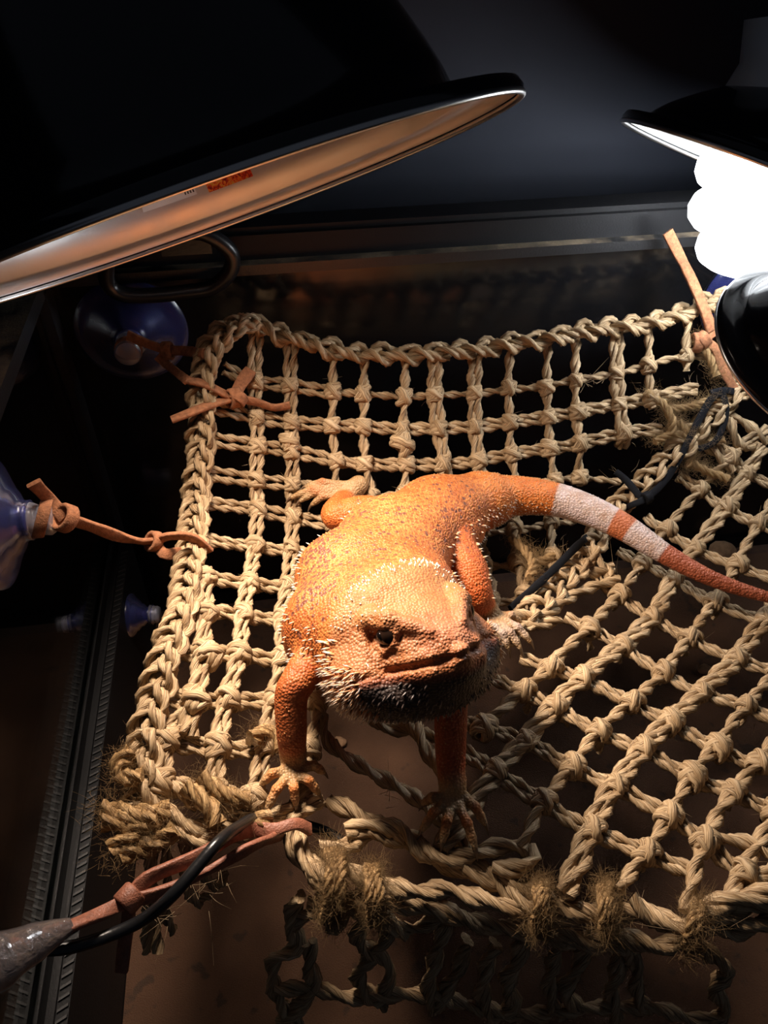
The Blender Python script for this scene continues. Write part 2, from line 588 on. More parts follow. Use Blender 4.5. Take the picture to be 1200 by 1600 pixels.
chip(850, 1088, 0.0035, 'tiny reddish crumb beside a knot right of the beard')
chip(530, 1160, 0.005, 'small tan crumb in the dark between the front legs')
# ------------------------------------------------------------------ knots (shared meshes)
def knot_mesh(i, s=1.0):
    g = Geo()
    r = np.random.default_rng(100 + i)
    def loop(u, w, a, b, c, rad, flat):
        th = np.linspace(0, 2 * np.pi, 18, endpoint=False)
        P = c + np.cos(th)[:, None] * u * a + np.sin(th)[:, None] * w * b
        P = P + r.normal(size=P.shape) * 0.00018
        T, N, B = frames(P, np.cross(u, w), True)
        tube(g, P, N, B, rad, 7, ridge=0.10, flat=flat, closed=True)
    Z = np.array([0, 0, 1.0])
    for q in range(2):
        ang = math.radians(45 + r.normal() * 12 + (90 if q else 0))
        u = np.array([math.cos(ang), math.sin(ang), 0])
        loop(u, Z, 0.0052 * s, 0.0046 * s, np.array([0, 0, 0.0003 + 0.0008 * q]), 0.0019 * s, 0.75)
        loop(u, Z, 0.0047 * s, 0.0042 * s, np.array([-u[1], u[0], 0]) * 0.0020 * s * (1 if r.random() < .5 else -1), 0.0016 * s, 0.8)
    for q in (-1, 1):
        ang = math.radians(r.normal() * 14)
        u = np.array([math.cos(ang), math.sin(ang), 0])
        loop(u, Z, 0.0043 * s, 0.0040 * s, np.array([0, q * 0.0034 * s, 0]), 0.0017 * s, 0.8)
    me = g.mesh('knot')
    me.materials.append(M['seagrass'])
    return me
KNOTS = [knot_mesh(i) for i in range(7)]

def place_knot(parent, p, xdir, nrm, scale=1.0):
    me = KNOTS[rng.integers(len(KNOTS))]
    o = bpy.data.objects.new('knot', me); COL.objects.link(o)
    z = np.asarray(nrm) / np.linalg.norm(nrm)
    x = xdir - np.dot(xdir, z) * z; x /= np.linalg.norm(x)
    y = np.cross(z, x)
    a = rng.normal() * 0.15 + (math.pi if rng.random() < .5 else 0)
    x, y = x * math.cos(a) + y * math.sin(a), y * math.cos(a) - x * math.sin(a)
    s = scale * rng.uniform(0.9, 1.1)
    Mx = Matrix(((x[0] * s, y[0] * s, z[0] * s, p[0]), (x[1] * s, y[1] * s, z[1] * s, p[1]), (x[2] * s, y[2] * s, z[2] * s, p[2]), (0, 0, 0, 1)))
    o.parent = parent
    o.matrix_parent_inverse = Matrix.Translation(-Vector(parent.location))
    o.matrix_basis = Mx
    return o

def rbf_fit(ij, xy):
    """thin-plate spline from grid index to pixel, for a hand-made and slightly uneven mesh"""
    ij = np.asarray(ij, float); xy = np.asarray(xy, float)
    n = len(ij)
    def U(r2):
        return np.where(r2 > 0, r2 * np.log(r2 + 1e-9), 0)
    K = U(((ij[:, None] - ij[None]) ** 2).sum(-1)) + np.eye(n) * 0.02
    Pm = np.concatenate([np.ones((n, 1)), ij], 1)
    A = np.block([[K, Pm], [Pm.T, np.zeros((3, 3))]])
    w = np.linalg.solve(A, np.concatenate([xy, np.zeros((3, 2))]))
    def f(i, j):
        q = np.array([i, j], float)
        k = U(((ij - q) ** 2).sum(-1))
        return k @ w[:n] + np.array([1, i, j]) @ w[n:]
    return f

def frays(parent, pts, count, length, name='loose_fibres', m='seagrass', rad=0.00014, up=0.6):
    g = Geo()
    for p in pts:
        for _ in range(count):
            d = rng.normal(size=3); d[2] = abs(d[2]) * up; d /= np.linalg.norm(d)
            L = length * rng.uniform(0.4, 1.2)
            bend = rng.normal(size=3) * L * 0.35
            q = p + rng.normal(size=3) * 0.0025
            P = np.stack([q, q + d * L * .5 + bend * .3, q + d * L + bend])
            P, s = resample(P, L / 4)
            T, N, B = frames(P)
            tube(g, P, N, B, np.linspace(rad, rad * .3, len(P)), 3, cap=False)
    o = g.obj(name, M[m], parent)
    o['kind'] = 'stuff'
    return o

def cord(parent, pixels, R, lift=0.0, name='cord', zig=None, pitch=None, pts=None, double=None):
    if pts is None:
        pts = [on_net(x, y, lift) for x, y in pixels]
    if zig is not None:
        pts = [p + net_normal(p) * z for p, z in zip(pts, zig)]
    g = Geo()
    if double:
        P = np.asarray(pts); T = np.gradient(P, axis=0)
        for q in (-1, 1):
            off = []
            for p, tt in zip(P, T):
                b = np.cross(net_normal(p), tt); b /= np.linalg.norm(b) + 1e-9
                off.append(p + b * q * double)
            rope(g, off, R, pitch)
    else:
        rope(g, pts, R, pitch)
    return g.obj(name, M['seagrass'], parent)

# ------------------------------------------------------------------ square-mesh net at the back and left
KA = {}
def row(r, d):
    for c, xy in d.items(): KA[(r, c)] = xy
row(1, {0: (397, 596), 1: (452, 602), 2: (520, 612), 3: (567, 616), 4: (631, 620), 5: (679, 617), 6: (741, 614), 7: (794, 606), 8: (853, 605), 9: (899, 595), 10: (962, 584), 11: (1012, 571), 12: (1072, 556)})
row(2, {0: (400, 652), 1: (455, 660), 2: (519, 665), 3: (567, 666), 4: (629, 670), 5: (685, 670), 6: (742, 667), 7: (797, 660), 8: (856, 652), 9: (902, 644), 10: (966, 632), 11: (1016, 622)})
row(3, {0: (402, 697), 1: (457, 705), 2: (525, 720), 3: (570, 725), 4: (635, 725), 5: (692, 725), 6: (747, 720), 7: (799, 710), 8: (858, 701), 9: (905, 693), 10: (975, 677)})
row(4, {0: (399, 750), 1: (457, 757), 3: (581, 775), 4: (632, 772), 8: (867, 750), 9: (912, 744)})
row(5, {0: (401, 796), 1: (458, 808)})
row(6, {0: (398, 853), 1: (455, 859), 6: (758, 868), 7: (810, 866)})
row(7, {0: (389, 910), 1: (449, 916), 6: (770, 926), 7: (826, 918)})
row(8, {0: (380, 960), 1: (440, 967)})
row(9, {0: (372, 1021), 1: (440, 1031), -1: (317, 1021)})
row(10, {0: (354, 1093), 1: (428, 1093), -1: (303, 1093)})
row(11, {0: (340, 1167), 1: (413, 1167), -1: (262, 1157)})
row(12, {0: (334, 1240), 1: (397, 1247), -1: (250, 1223)})
fA = rbf_fit(list(KA.keys()), list(KA.values()))
MASK = {1: range(0, 13), 2: range(0, 12), 3: range(0, 11), 4: range(0, 10), 5: range(0, 9), 6: range(0, 9), 7: range(0, 8),
        8: range(0, 4), 9: range(-1, 3), 10: range(-1, 3), 11: range(-1, 3), 12: range(-1, 2)}
def pxA(r, c):
    return np.asarray(KA[(r, c)], float) if (r, c) in KA else fA(r, c)

netA = thing('seagrass_net', on_net(560, 760), 'tan seagrass net of square mesh hung from the back glass, under the lizard\'s body', 'net')
LEFT_EDGE = [(395, 500), (352, 518), (325, 555), (317, 600), (315, 650), (312, 710), (306, 770), (302, 830), (296, 880), (288, 940), (266, 1000), (249, 1060), (231, 1140), (219, 1210), (216, 1290), (228, 1330)]
TOP_EDGE = [(372, 512), (400, 506), (435, 522), (480, 534), (540, 550), (600, 555), (660, 552), (740, 545), (790, 537), (850, 530), (915, 517), (1010, 506), (1073, 487), (1120, 466), (1150, 470)]
RIGHT_EDGE = [(1118, 464), (1150, 500), (1162, 560), (1150, 610), (1120, 650)]
g = Geo(); braid(g, [on_net(*p, 0.001) for p in LEFT_EDGE], 0.0060, 0.0027, lam=0.037, strands=4); g.obj('braided_border', M['seagrass'], netA)
g = Geo(); braid(g, [on_net(*p, 0.002) for p in TOP_EDGE], 0.0052, 0.0028, lam=0.042); g.obj('braided_border', M['seagrass'], netA)
g = Geo(); braid(g, [on_net(*p, 0.001) for p in RIGHT_EDGE], 0.0044, 0.0025, lam=0.034); g.obj('braided_border', M['seagrass'], netA)

def edge_x(y):
    e = np.asarray(LEFT_EDGE)[1:]
    return np.interp(y, e[:, 1], e[:, 0])
def top_y(x):
    e = np.asarray(TOP_EDGE)
    return np.interp(x, e[:, 0], e[:, 1])

# columns (run from the top border down), rows (run from the left border to the right)
def dipA(r, c):      # the square net hangs below the diamond net's border where the two meet
    return -0.0065 if (r >= 5 and c >= 6) or (r >= 4 and c >= 9) else 0.0
cols = {}
for r in sorted(MASK):
    for c in MASK[r]:
        cols.setdefault(c, []).append(r)
for c, rs in cols.items():
    pix = [pxA(r, c) for r in rs]
    if rs[0] == 1:
        x = pix[0][0] + 2
        pix = [np.array([x, top_y(x)])] + pix
    d = (pix[-1] - pix[-2])
    pix.append(pix[-1] + d * rng.uniform(0.25, 0.45))
    pix = [p + rng.normal(size=2) * 0.8 for p in pix]
    left = c <= 1
    zig = [0.0012 if i % 2 else 0.0004 for i in range(len(pix))]
    rr2 = ([0] if rs[0] == 1 else []) + list(rs) + [rs[-1] + 1]
    zig = [z + dipA(r, c) for z, r in zip(zig, rr2)]
    cord(netA, pix, 0.0026 if not left else 0.0022, zig=zig, double=(0.0014 if left or c in (5, 6, 10) else None) and (0.0019 if left else 0.0017))
for r in sorted(MASK):
    cs = list(MASK[r])
    pix = [pxA(r, c) for c in cs]
    ex = edge_x(pix[0][1] - 6)
    start = np.array([ex + 4, pix[0][1] - (12 if r < 9 else 4)])
    if r == 1: start = np.array([350, 575])
    if r == 2: start = np.array([335, 635])
    ends = {1: (1130, 562), 2: (1090, 607), 3: (1034, 670), 4: (978, 752), 5: (905, 800), 6: (880, 855), 7: (868, 905)}
    nleft = [start] + pix[:3]
    zl = [0, -0.0012, -0.0012, -0.0012]
    cord(netA, nleft, 0.0020, zig=zl[:len(nleft)], double=0.0021, name='cord')
    rest = pix[2:] if len(pix) > 3 else None
    if rest is not None:
        if r in ends: rest = rest + [np.array(ends[r], float)]
        rest = [p + rng.normal(size=2) * 0.6 for p in rest]
        zr = [-0.0012 + dipA(r, c) for c in cs[2:]]
        zr = zr + [zr[-1]] * (len(rest) - len(zr))
        cord(netA, rest, 0.0022, zig=zr, double=0.0016 if r in (2, 3) else None)
for r in MASK:
    for c in MASK[r]:
        p = on_net(*pxA(r, c)); q = on_net(*(pxA(r, c) + np.array([20, 0])))
        place_knot(netA, p + net_normal(p) * (0.0004 + dipA(r, c)), q - p, net_normal(p), 0.78 if r < 9 else 0.86)
# knots and rough ends where the left border is mended
for px, py, sc_ in ((320, 902, 0.85), (324, 958, 0.85), (326, 1024, 0.9), (305, 1096, 0.95), (629, 693, 1.1), (452, 690, 0.9)):
    p = on_net(px, py, 0.003)
    place_knot(netA, p, np.array([1, .6, 0]), net_normal(p), sc_)
cord(netA, [(318, 890), (322, 940), (318, 1000), (312, 1060), (300, 1100), (296, 1150)], 0.0026, lift=0.002, double=0.0018)
# lower left corner, cut ends pointing down
cord(netA, [(214, 1262), (262, 1285), (310, 1305), (370, 1296), (432, 1290), (470, 1262), (496, 1240)], 0.0034, double=0.0022)
cord(netA, [(250, 1225), (282, 1237), (312, 1256)], 0.0034)
cord(netA, [(334, 1240), (352, 1262), (392, 1262)], 0.0030)
for a in ([(240, 1300), (236, 1370), (232, 1430), (228, 1490)], [(256, 1290), (262, 1370), (258, 1430), (272, 1455)], [(290, 1310), (292, 1380), (306, 1410), (322, 1400)],
          [(310, 1310), (320, 1370), (340, 1385), (352, 1370)], [(235, 1330), (242, 1420), (247, 1490)]):
    pts = [on_net(*p, -0.004 - 0.006 * k) for k, p in enumerate(a)]
    cord(netA, None, 0.0021, pts=pts, name='cut_end')
# gathered bundle by the lizard's forefoot, running on to the lower border
for q in range(3):
    o_ = (q - 1) * 9
    cord(netA, [(478 + o_, 1225), (466 + o_, 1262), (455 + o_ * .8, 1300), (470 + o_, 1335), (500 + o_, 1368), (528 + o_, 1392)], 0.0030, lift=-0.001 + 0.002 * (q % 2))
fr_pts = [on_net(*pxA(r, c)) for r in MASK for c in MASK[r] if rng.random() < 0.45]
frays(netA, fr_pts, 3, 0.006)
frays(netA, [on_net(x, y) for x, y in ((235, 1440), (262, 1440), (318, 1400), (345, 1375), (1080, 605), (1030, 672), (975, 750), (930, 600), (910, 600), (586, 780))], 8, 0.011)

# ------------------------------------------------------------------ diamond net on the right
KB = {}
for i, lst in {0: {-3: (1140, 715), -2: (1092, 765), -1: (1042, 830), 1: (967, 932), 2: (920, 985), 3: (860, 1045), 4: (818, 1082), 5: (756, 1140)},
               1: {-3: (1165, 740), -2: (1135, 795), -1: (1087, 860), 0: (1052, 907), 1: (1017, 967), 2: (972, 1012), 3: (910, 1062), 4: (867, 1105), 5: (820, 1160), 6: (775, 1207)},
               2: {-2: (1185, 820), -1: (1152, 885), 0: (1117, 942), 1: (1077, 1000), 2: (1035, 1052), 3: (987, 1100), 4: (935, 1145), 5: (895, 1200), 6: (850, 1255)},
               3: {0: (1195, 970), 1: (1150, 1032), 2: (1095, 1085), 3: (1047, 1130), 4: (1005, 1172), 5: (962, 1230), 6: (925, 1300)},
               4: {2: (1165, 1105), 3: (1120, 1170), 4: (1080, 1215), 5: (1045, 1277), 6: (1010, 1335)},
               5: {3: (1185, 1195), 4: (1145, 1240), 5: (1100, 1317)},
               6: {4: (1212, 1272), 5: (1160, 1365)}}.items():
    for j, xy in lst.items(): KB[(j, i)] = xy
fB = rbf_fit(list(KB.keys()), list(KB.values()))
def pxB(j, i):
    return np.asarray(KB[(j, i)], float) if (j, i) in KB else fB(j, i)
MB = {-3: range(0, 4), -2: range(0, 6), -1: range(0, 6), 0: range(0, 7), 1: range(0, 7), 2: range(0, 8), 3: range(0, 8), 4: range(0, 8), 5: range(0, 7), 6: range(1, 5)}
netB = thing('seagrass_net', on_net(1000, 1100), 'tan seagrass net of slanted diamond mesh sagging below the lizard\'s tail', 'net')
for j in MB:
    cs = list(MB[j])
    pix = [pxB(j, i) for i in cs]
    st = pix[0] - (pix[1] - pix[0]) * (0.75 if j in (-3, -2, -1, 0, 1, 2) else 0.95)
    pix = [st] + pix
    d = pix[-1] - pix[-2]
    pix.append(pix[-1] + d * 0.8)
    pix = [p + rng.normal(size=2) * 0.8 for p in pix]
    cord(netB, pix, 0.0019, zig=[0.0002] * len(pix), double=0.0016)
colsB = {}
for j in MB:
    for i in MB[j]: colsB.setdefault(i, []).append(j)
ENDB = {1: (690, 1330), 2: (815, 1330), 3: (880, 1400), 4: (965, 1395), 5: (1070, 1425), 6: (1130, 1410)}
for i, js in colsB.items():
    pix = [pxB(j, i) for j in js]
    if len(pix) < 2: continue
    pix = [pix[0] - (pix[1] - pix[0]) * 0.8] + pix
    if i in ENDB: pix.append(np.array(ENDB[i], float))
    pix = [p + rng.normal(size=2) * 0.8 for p in pix]
    cord(netB, pix, 0.0028 if i not in (2, 4) else 0.0026, zig=[0.0018] * len(pix), double=0.0014 if i in (1, 3) else None)
for j in MB:
    for i in MB[j]:
        p = on_net(*pxB(j, i)); q = on_net(*(pxB(j, i) + np.array([18, 11])))
        place_knot(netB, p + net_normal(p) * 0.0012, q - p, net_normal(p), rng.uniform(0.74, 0.90))
        if rng.random() < 0.6:       # tail of the hitch hanging behind the knot
            e = p + np.array([0.002, 0.001, -0.012]) + rng.normal(size=3) * 0.002
            cord(netB, None, 0.0019, pts=[p, (p + e) / 2 + rng.normal(size=3) * 0.001, e], name='hitch_tail')
g = Geo(); braid(g, [on_net(*p, 0.004) for p in [(1165, 600), (1100, 662), (1040, 722), (990, 768), (955, 805), (918, 860), (880, 905), (840, 945), (795, 985), (740, 1012)]], 0.0052, 0.0025, lam=0.036)
g.obj('braided_border', M['seagrass'], netB)
for a in ([(885, 872), (915, 862), (938, 880), (956, 905)], [(862, 905), (890, 890), (930, 895), (958, 886)], [(812, 985), (850, 960), (905, 925), (965, 905)], [(760, 1000), (800, 985), (850, 975), (875, 968)],
          [(1090, 690), (1120, 712), (1145, 735)], [(1130, 650), (1165, 662), (1200, 690)], [(1135, 655), (1160, 700), (1200, 668)]):
    cord(netB, a, 0.0030, lift=0.003, name='border_end')
# lower border: several laid cords
for a, R_, lf in (([(512, 1250), (552, 1268), (589, 1288), (645, 1313), (690, 1345), (760, 1372), (832, 1392), (885, 1421), (937, 1428), (1000, 1430), (1075, 1448)], 0.0036, -0.0035),
              ([(540, 1300), (585, 1288), (630, 1300), (668, 1335), (715, 1341), (772, 1325), (808, 1322), (830, 1332), (832, 1348), (806, 1358), (770, 1352)], 0.0034, 0.0005),
              ([(520, 1345), (560, 1362), (596, 1376), (652, 1393), (704, 1390), (750, 1407), (820, 1421), (890, 1432), (960, 1422)], 0.0034, -0.004),
              ([(500, 1330), (545, 1318), (580, 1302), (630, 1315)], 0.0034, -0.002),
              ([(720, 1345), (770, 1368), (800, 1400), (840, 1420)], 0.0030, -0.003),
              ([(985, 1400), (1030, 1440), (1082, 1452)], 0.0032, 0.002),
              ([(1082, 1428), (1105, 1420), (1147, 1405), (1200, 1396), (1260, 1375)], 0.0040, 0.003),
              ([(1085, 1445), (1110, 1440), (1150, 1425), (1200, 1412), (1260, 1400)], 0.0036, 0.0),
              ([(1082, 1450), (1105, 1452), (1151, 1456), (1200, 1440), (1260, 1410)], 0.0036, -0.004),
              ([(1100, 1317), (1140, 1310), (1175, 1318), (1210, 1335)], 0.0028, 0.001),
              ([(1160, 1365), (1180, 1372), (1205, 1360), (1230, 1330)], 0.0030, 0.001),
              ([(488, 1050), (498, 1105), (515, 1160), (560, 1195), (610, 1222), (655, 1250), (700, 1290), (735, 1330)], 0.0030, -0.008),
              ([(600, 1040), (636, 1108), (662, 1160), (690, 1205), (720, 1240)], 0.0034, -0.006),
              ([(560, 1100), (600, 1135), (650, 1142), (700, 1165), (735, 1190)], 0.0030, -0.009)):
    cord(netB, a, R_, lift=lf, name='border_cord')
frays(netB, [on_net(*pxB(j, i)) for j in MB for i in MB[j] if rng.random() < 0.5], 3, 0.006)
frays(netB, [on_net(x, y) for x, y in ((885, 872), (820, 975), (960, 900), (935, 1410), (1080, 1430), (1000, 1430), (610, 1240), (1150, 1450))], 6, 0.010)

# ------------------------------------------------------------------ lower net piece hanging below the border
def low(px, py):
    k = float(np.clip((py - 1400) / 190.0, 0, 1.2))
    return at_z(px, py, 0.150 - 0.052 * k)
netC = thing('seagrass_net', low(760, 1500), 'dark shaded end of a seagrass net with rungs, hanging below the twine ties', 'net')
def ccord(pix, R, name):
    cord(netC, None, R, pts=[low(*p) for p in pix], name=name)
ccord([(455, 1440), (470, 1432), (505, 1421), (547, 1404), (610, 1411), (680, 1421), (732, 1439), (813, 1449), (867, 1456), (927, 1470), (969, 1460), (1025, 1477), (1074, 1467)], 0.0034, 'border_cord')
ccord([(480, 1412), (540, 1420), (590, 1440), (640, 1452), (700, 1432), (760, 1446), (840, 1462), (920, 1478), (1000, 1480), (1080, 1476)], 0.0030, 'border_cord')
ccord([(430, 1545), (494, 1547), (540, 1558), (596, 1554), (645, 1554), (697, 1561), (750, 1575), (780, 1582), (843, 1586), (920, 1575), (1025, 1575), (1081, 1593), (1130, 1585)], 0.0028, 'border_cord')
for a in ([(470, 1404), (452, 1439), (463, 1477), (425, 1505), (428, 1544), (445, 1578), (470, 1600)], [(484, 1470), (480, 1512), (487, 1530), (478, 1560), (440, 1595)],
          [(606, 1440), (596, 1477), (568, 1505), (557, 1530), (575, 1554), (602, 1570)], [(568, 1430), (557, 1470), (589, 1490), (610, 1516), (606, 1540), (590, 1562)],
          [(697, 1445), (680, 1495), (666, 1547), (682, 1578)], [(729, 1470), (715, 1516), (697, 1544), (688, 1574)],
          [(774, 1475), (757, 1512), (753, 1565), (775, 1590)], [(813, 1465), (806, 1502), (788, 1537), (802, 1568), (771, 1592)],
          [(874, 1470), (860, 1516), (857, 1551), (871, 1590)], [(916, 1475), (895, 1526), (881, 1547), (905, 1578)],
          [(969, 1470), (962, 1512), (955, 1547), (964, 1590)], [(976, 1470), (993, 1512), (993, 1551), (1010, 1580)],
          [(1090, 1478), (1140, 1516), (1116, 1540), (1133, 1579), (1105, 1600)]):
    ccord(a, 0.0032, 'rung_cord')
for a in ([(545, 1404), (520, 1450), (500, 1400)], [(585, 1420), (605, 1440), (640, 1458)]):
    ccord(a, 0.0030, 'border_end')
# ------------------------------------------------------------------ lamps
t = NT('spun_aluminium')
v = t.coord()
t.b.inputs['Base Color'].default_value = (0.76, 0.74, 0.73, 1)
t.set(Metallic=1.0, Roughness=0.36)
t.l(t.ramp(t.noise(v, 60, 4), [(0.3, (0.42,) * 3), (0.7, (0.55,) * 3)]), t.b.inputs['Roughness'])
t.l(t.bump(t.noise(v, 260, 3), 0.10, 0.0006), t.b.inputs['Normal'])
M['spun_aluminium'] = t.m
simple('white_enamel', (0.86, 0.86, 0.86), 0.35)
simple('rim_metal', (0.75, 0.74, 0.73), 0.28, metallic=1.0)
simple('socket_black', (0.01, 0.01, 0.01), 0.5)
simple('bulb_glass', (0.55, 0.54, 0.52), 0.25, metallic=0.6)

def dome_profiles(R, H, lip):
    """outer and inner shell profiles; height 0 at the opening, H at the apex"""
    o = [(R, 0.0), (R + 0.0006, 0.0025), (R - 0.0004, 0.0048), (R - lip * 0.55, 0.0056), (R - lip, 0.0062)]
    Rb = R - lip
    for k in range(1, 15):
        u = k / 14.0
        o.append((Rb * (1 - 0.62 * u ** 1.25) if u < 0.92 else Rb * 0.40 * (1 - (u - 0.92) * 3), 0.0062 + (H - 0.0062) * (u ** 0.95)))
    inner = [(max(r - 0.0011, 0.001), h - 0.0006 if h > 0.001 else 0.0002) for r, h in o]
    return o, inner

def frame_of(axis):
    ax = np.asarray(axis, float); ax /= np.linalg.norm(ax)
    ref = ZUP if abs(ax[2]) < 0.9 else RIGHT
    u = ref - np.dot(ref, ax) * ax; u /= np.linalg.norm(u)
    return ax, u, np.cross(ax, u)

def dome_lamp(name, label, centre, apex, R, H, lip, inner_mat, sock=0.045, outer='black_gloss'):
    ax, u, w = frame_of(apex)
    root = thing(name, centre, label, 'lamp')
    o, i = dome_profiles(R, H, lip)
    g = Geo(); lathe(g, o, centre, ax, 96); sh = g.obj('shade', M[outer], root)
    g = Geo(); lathe(g, i[1:][::-1], centre, ax, 96); g.obj('reflector', M[inner_mat], root)
    th = np.linspace(0, 2 * np.pi, 96, endpoint=False)
    P = centre + (R - 0.0004) * (np.cos(th)[:, None] * u + np.sin(th)[:, None] * w) + ax * 0.0004
    T, N, B = frames(P, ax, True)
    g = Geo(); tube(g, P, N, B, 0.0011, 8, closed=True); g.obj('rolled_rim', M['rim_metal'], root)
    g = Geo(); lathe(g, [(0.0, H + sock), (0.017, H + sock), (0.020, H + sock - 0.005), (0.021, H), (0.024, H - 0.004), (0.024, H - 0.012), (0.0, H - 0.012)], centre, ax, 32)
    g.obj('socket', M['socket_black'], root)
    return root, ax, u, w

def lamp_light(name, parent, typ, loc, energy, color, radius, direction=None, angle=None):
    ld = bpy.data.lights.new(name, typ)
    ld.energy = energy; ld.color = color; ld.shadow_soft_size = radius
    if typ == 'SPOT':
        ld.spot_size = angle; ld.spot_blend = 1.0
    o = bpy.data.objects.new(name, ld); COL.objects.link(o)
    q = Vector(direction).to_track_quat('-Z', 'Y') if direction is not None else Matrix.Identity(3).to_quaternion()
    o.parent = parent
    o.matrix_parent_inverse = Matrix.Translation(-Vector(parent.location))
    o.matrix_basis = Matrix.Translation(Vector(loc)) @ q.to_matrix().to_4x4()
    return o

# big heat lamp, upper left
HC = at_depth(318, 340.8, 0.2529 * 1.06)
HR = 0.105 * 1.06
apexA = -(RIGHT * 0.323 - UPV * 0.884 + FWD * 0.339)
heat, axA, uA, wA = dome_lamp('heat_lamp', 'large black dome lamp with bare aluminium inside, above the lizard', HC, apexA, HR, 0.125, 0.019, 'spun_aluminium')
g = Geo()
lathe(g, [(0.0, 0.060), (0.012, 0.0605), (0.024, 0.063), (0.030, 0.068), (0.031, 0.074), (0.026, 0.088), (0.016, 0.104), (0.013, 0.115), (0.0, 0.116)], HC, axA, 32)
g.obj('bulb', M['bulb_glass'], heat)
lamp_light('bulb_light', heat, 'SPOT', HC + axA * 0.056, HEAT_W, (1.0, 0.83, 0.68), 0.030, -axA, math.radians(100))

# stickers inside the reflector on the far side
t = NT('sticker_print')
v = t.attr('fib')
nz = t.noise(t.mapping(v, (1.0, 2.2, 1.0)), 3.2, 3, 0.6, 1.2)
t.l(t.ramp(nz, [(0.30, (0.02, 0.006, 0.004)), (0.44, (0.60, 0.03, 0.012)), (0.52, (0.95, 0.14, 0.02)), (0.62, (1.0, 0.55, 0.08)), (0.78, (0.04, 0.01, 0.01))]), t.b.inputs['Base Color'])
t.set(Roughness=0.35)
M['sticker_print'] = t.m
simple('sticker_white', (0.92, 0.94, 0.96), 0.4)
simple('print_black', (0.02, 0.02, 0.02), 0.5)
inner_prof = np.array(dome_profiles(HR, 0.125, 0.019)[1])
def inner_hit(px, py):
    """point on the reflector's inner face along the sight line through a photo pixel"""
    d = ray(px, py); best = None
    for s_ in np.linspace(0.12, 0.50, 2800):
        p = CAM + d * s_ - HC
        h = p @ axA
        if h < 0.0012: continue
        r = np.linalg.norm(p - axA * h)
        ri = np.interp(h, inner_prof[:, 1], inner_prof[:, 0])
        if best is None and r < ri - 0.0015: best = 'in'
        elif best == 'in' and r >= ri - 0.0015: return p + HC, h
    return None, None
def sticker(name, a, h0, h1, dth, m, parent, lift=0.0003):
    """patch of print lying on the inner cone between two heights; a = angle"""
    g = Geo(); n = 14
    V, A = [], []
    for k in range(n):
        th = a - dth / 2 + dth * k / (n - 1)
        for q, h in enumerate(np.linspace(h0, h1, 5)):
            r = np.interp(h, inner_prof[:, 1], inner_prof[:, 0]) - lift - 0.0002
            V.append(HC + axA * h + r * (math.cos(th) * uA + math.sin(th) * wA))
            A.append((k / n * 4, q / 4 * 1.3, 0.0))
    idx = np.arange(n * 5).reshape(n, 5)
    g.add(V, np.stack([idx[:-1, :-1], idx[1:, :-1], idx[1:, 1:], idx[:-1, 1:]], -1).reshape(-1, 4), A)
    return g.obj(name, M[m], parent)
def ang_of(p):
    q = p - HC
    return math.atan2(q @ wA, q @ uA)
pH, hH = inner_hit(361, 288)
if pH is not None:
    a0 = ang_of(pH)
    sticker('sticker', a0, hH, hH + 0.018, 0.235, 'sticker_print', heat)
    pW, hW = inner_hit(308, 303)
    if pW is not None:
        a1 = ang_of(pW)
        sgn = 1 if a1 > a0 else -1
        wl = sticker('white_label', a1 + sgn * 0.14, hW, hW + 0.016, 0.28, 'sticker_white', heat)
        for q in range(4):
            sticker('print', a1 + sgn * 0.012 + sgn * 0.014 * q, hW + 0.0012, hW + 0.0042, 0.006, 'print_black', wl, 0.0006)

# energy-saver lamp, upper right
CC = at_depth(1194, 277, 0.36)
nrmC = RIGHT * -0.332 - UPV * 0.83 + FWD * 0.448
nrmC = nrmC / np.linalg.norm(nrmC)
cflr, axC, uC, wC = dome_lamp('spiral_bulb_lamp', 'dome lamp with white inside and a glowing spiral bulb, at the back rim', CC, -nrmC, 0.070, 0.034, 0.010, 'white_enamel')
t = NT('glowing_tube')
t.set(Roughness=0.4)
t.b.inputs['Base Color'].default_value = (1, 1, 1, 1)
t.b.inputs['Emission Color'].default_value = (0.90, 0.95, 1.0, 1)
t.b.inputs['Emission Strength'].default_value = CFL_EMIT
M['glowing_tube'] = t.m
BC = CC + nrmC * 0.014 + RIGHT * 0.003
axB, uB, wB = frame_of(axC - RIGHT * 0.42)
a_ = np.linspace(0, 1, 160)
ang = a_ * 2 * np.pi * 2.6 + 2.2
rad = 0.0215 * np.interp(a_, [0, 0.3, 0.6, 1], [0.88, 0.95, 1.0, 0.48])
hgt = -0.020 + a_ * 0.046
P = BC + (np.cos(ang) * rad)[:, None] * uB + (np.sin(ang) * rad)[:, None] * wB - axB * hgt[:, None]
T, N, B = frames(P, axB)
g = Geo(); tube(g, P, N, B, 0.0084, 12)
bulb = g.obj('spiral_bulb', M['glowing_tube'], cflr)
g = Geo(); lathe(g, [(0.0, 0.0), (0.021, 0.0), (0.022, 0.004), (0.020, 0.022), (0.013, 0.034), (0.013, 0.05), (0, 0.05)], BC + axB * 0.026, axB, 32)
g.obj('bulb_base', M['white_enamel'], cflr)
lamp_light('bulb_light', cflr, 'POINT', BC - axC * 0.012, CFL_W, (0.90, 0.95, 1.0), 0.022)

# unlit glossy black dome at the right
DC = at_depth(1266, 558, 0.37 * 0.88)
apexD = camvec(0.259, 0.448, 0.856)
dome_lamp('dome_lamp', 'glossy black dome lamp seen from outside, in front of the net\'s corner', DC, apexD, 0.050 * 0.88, 0.034, 0.007, 'spun_aluminium', 0.010, 'satin_black')

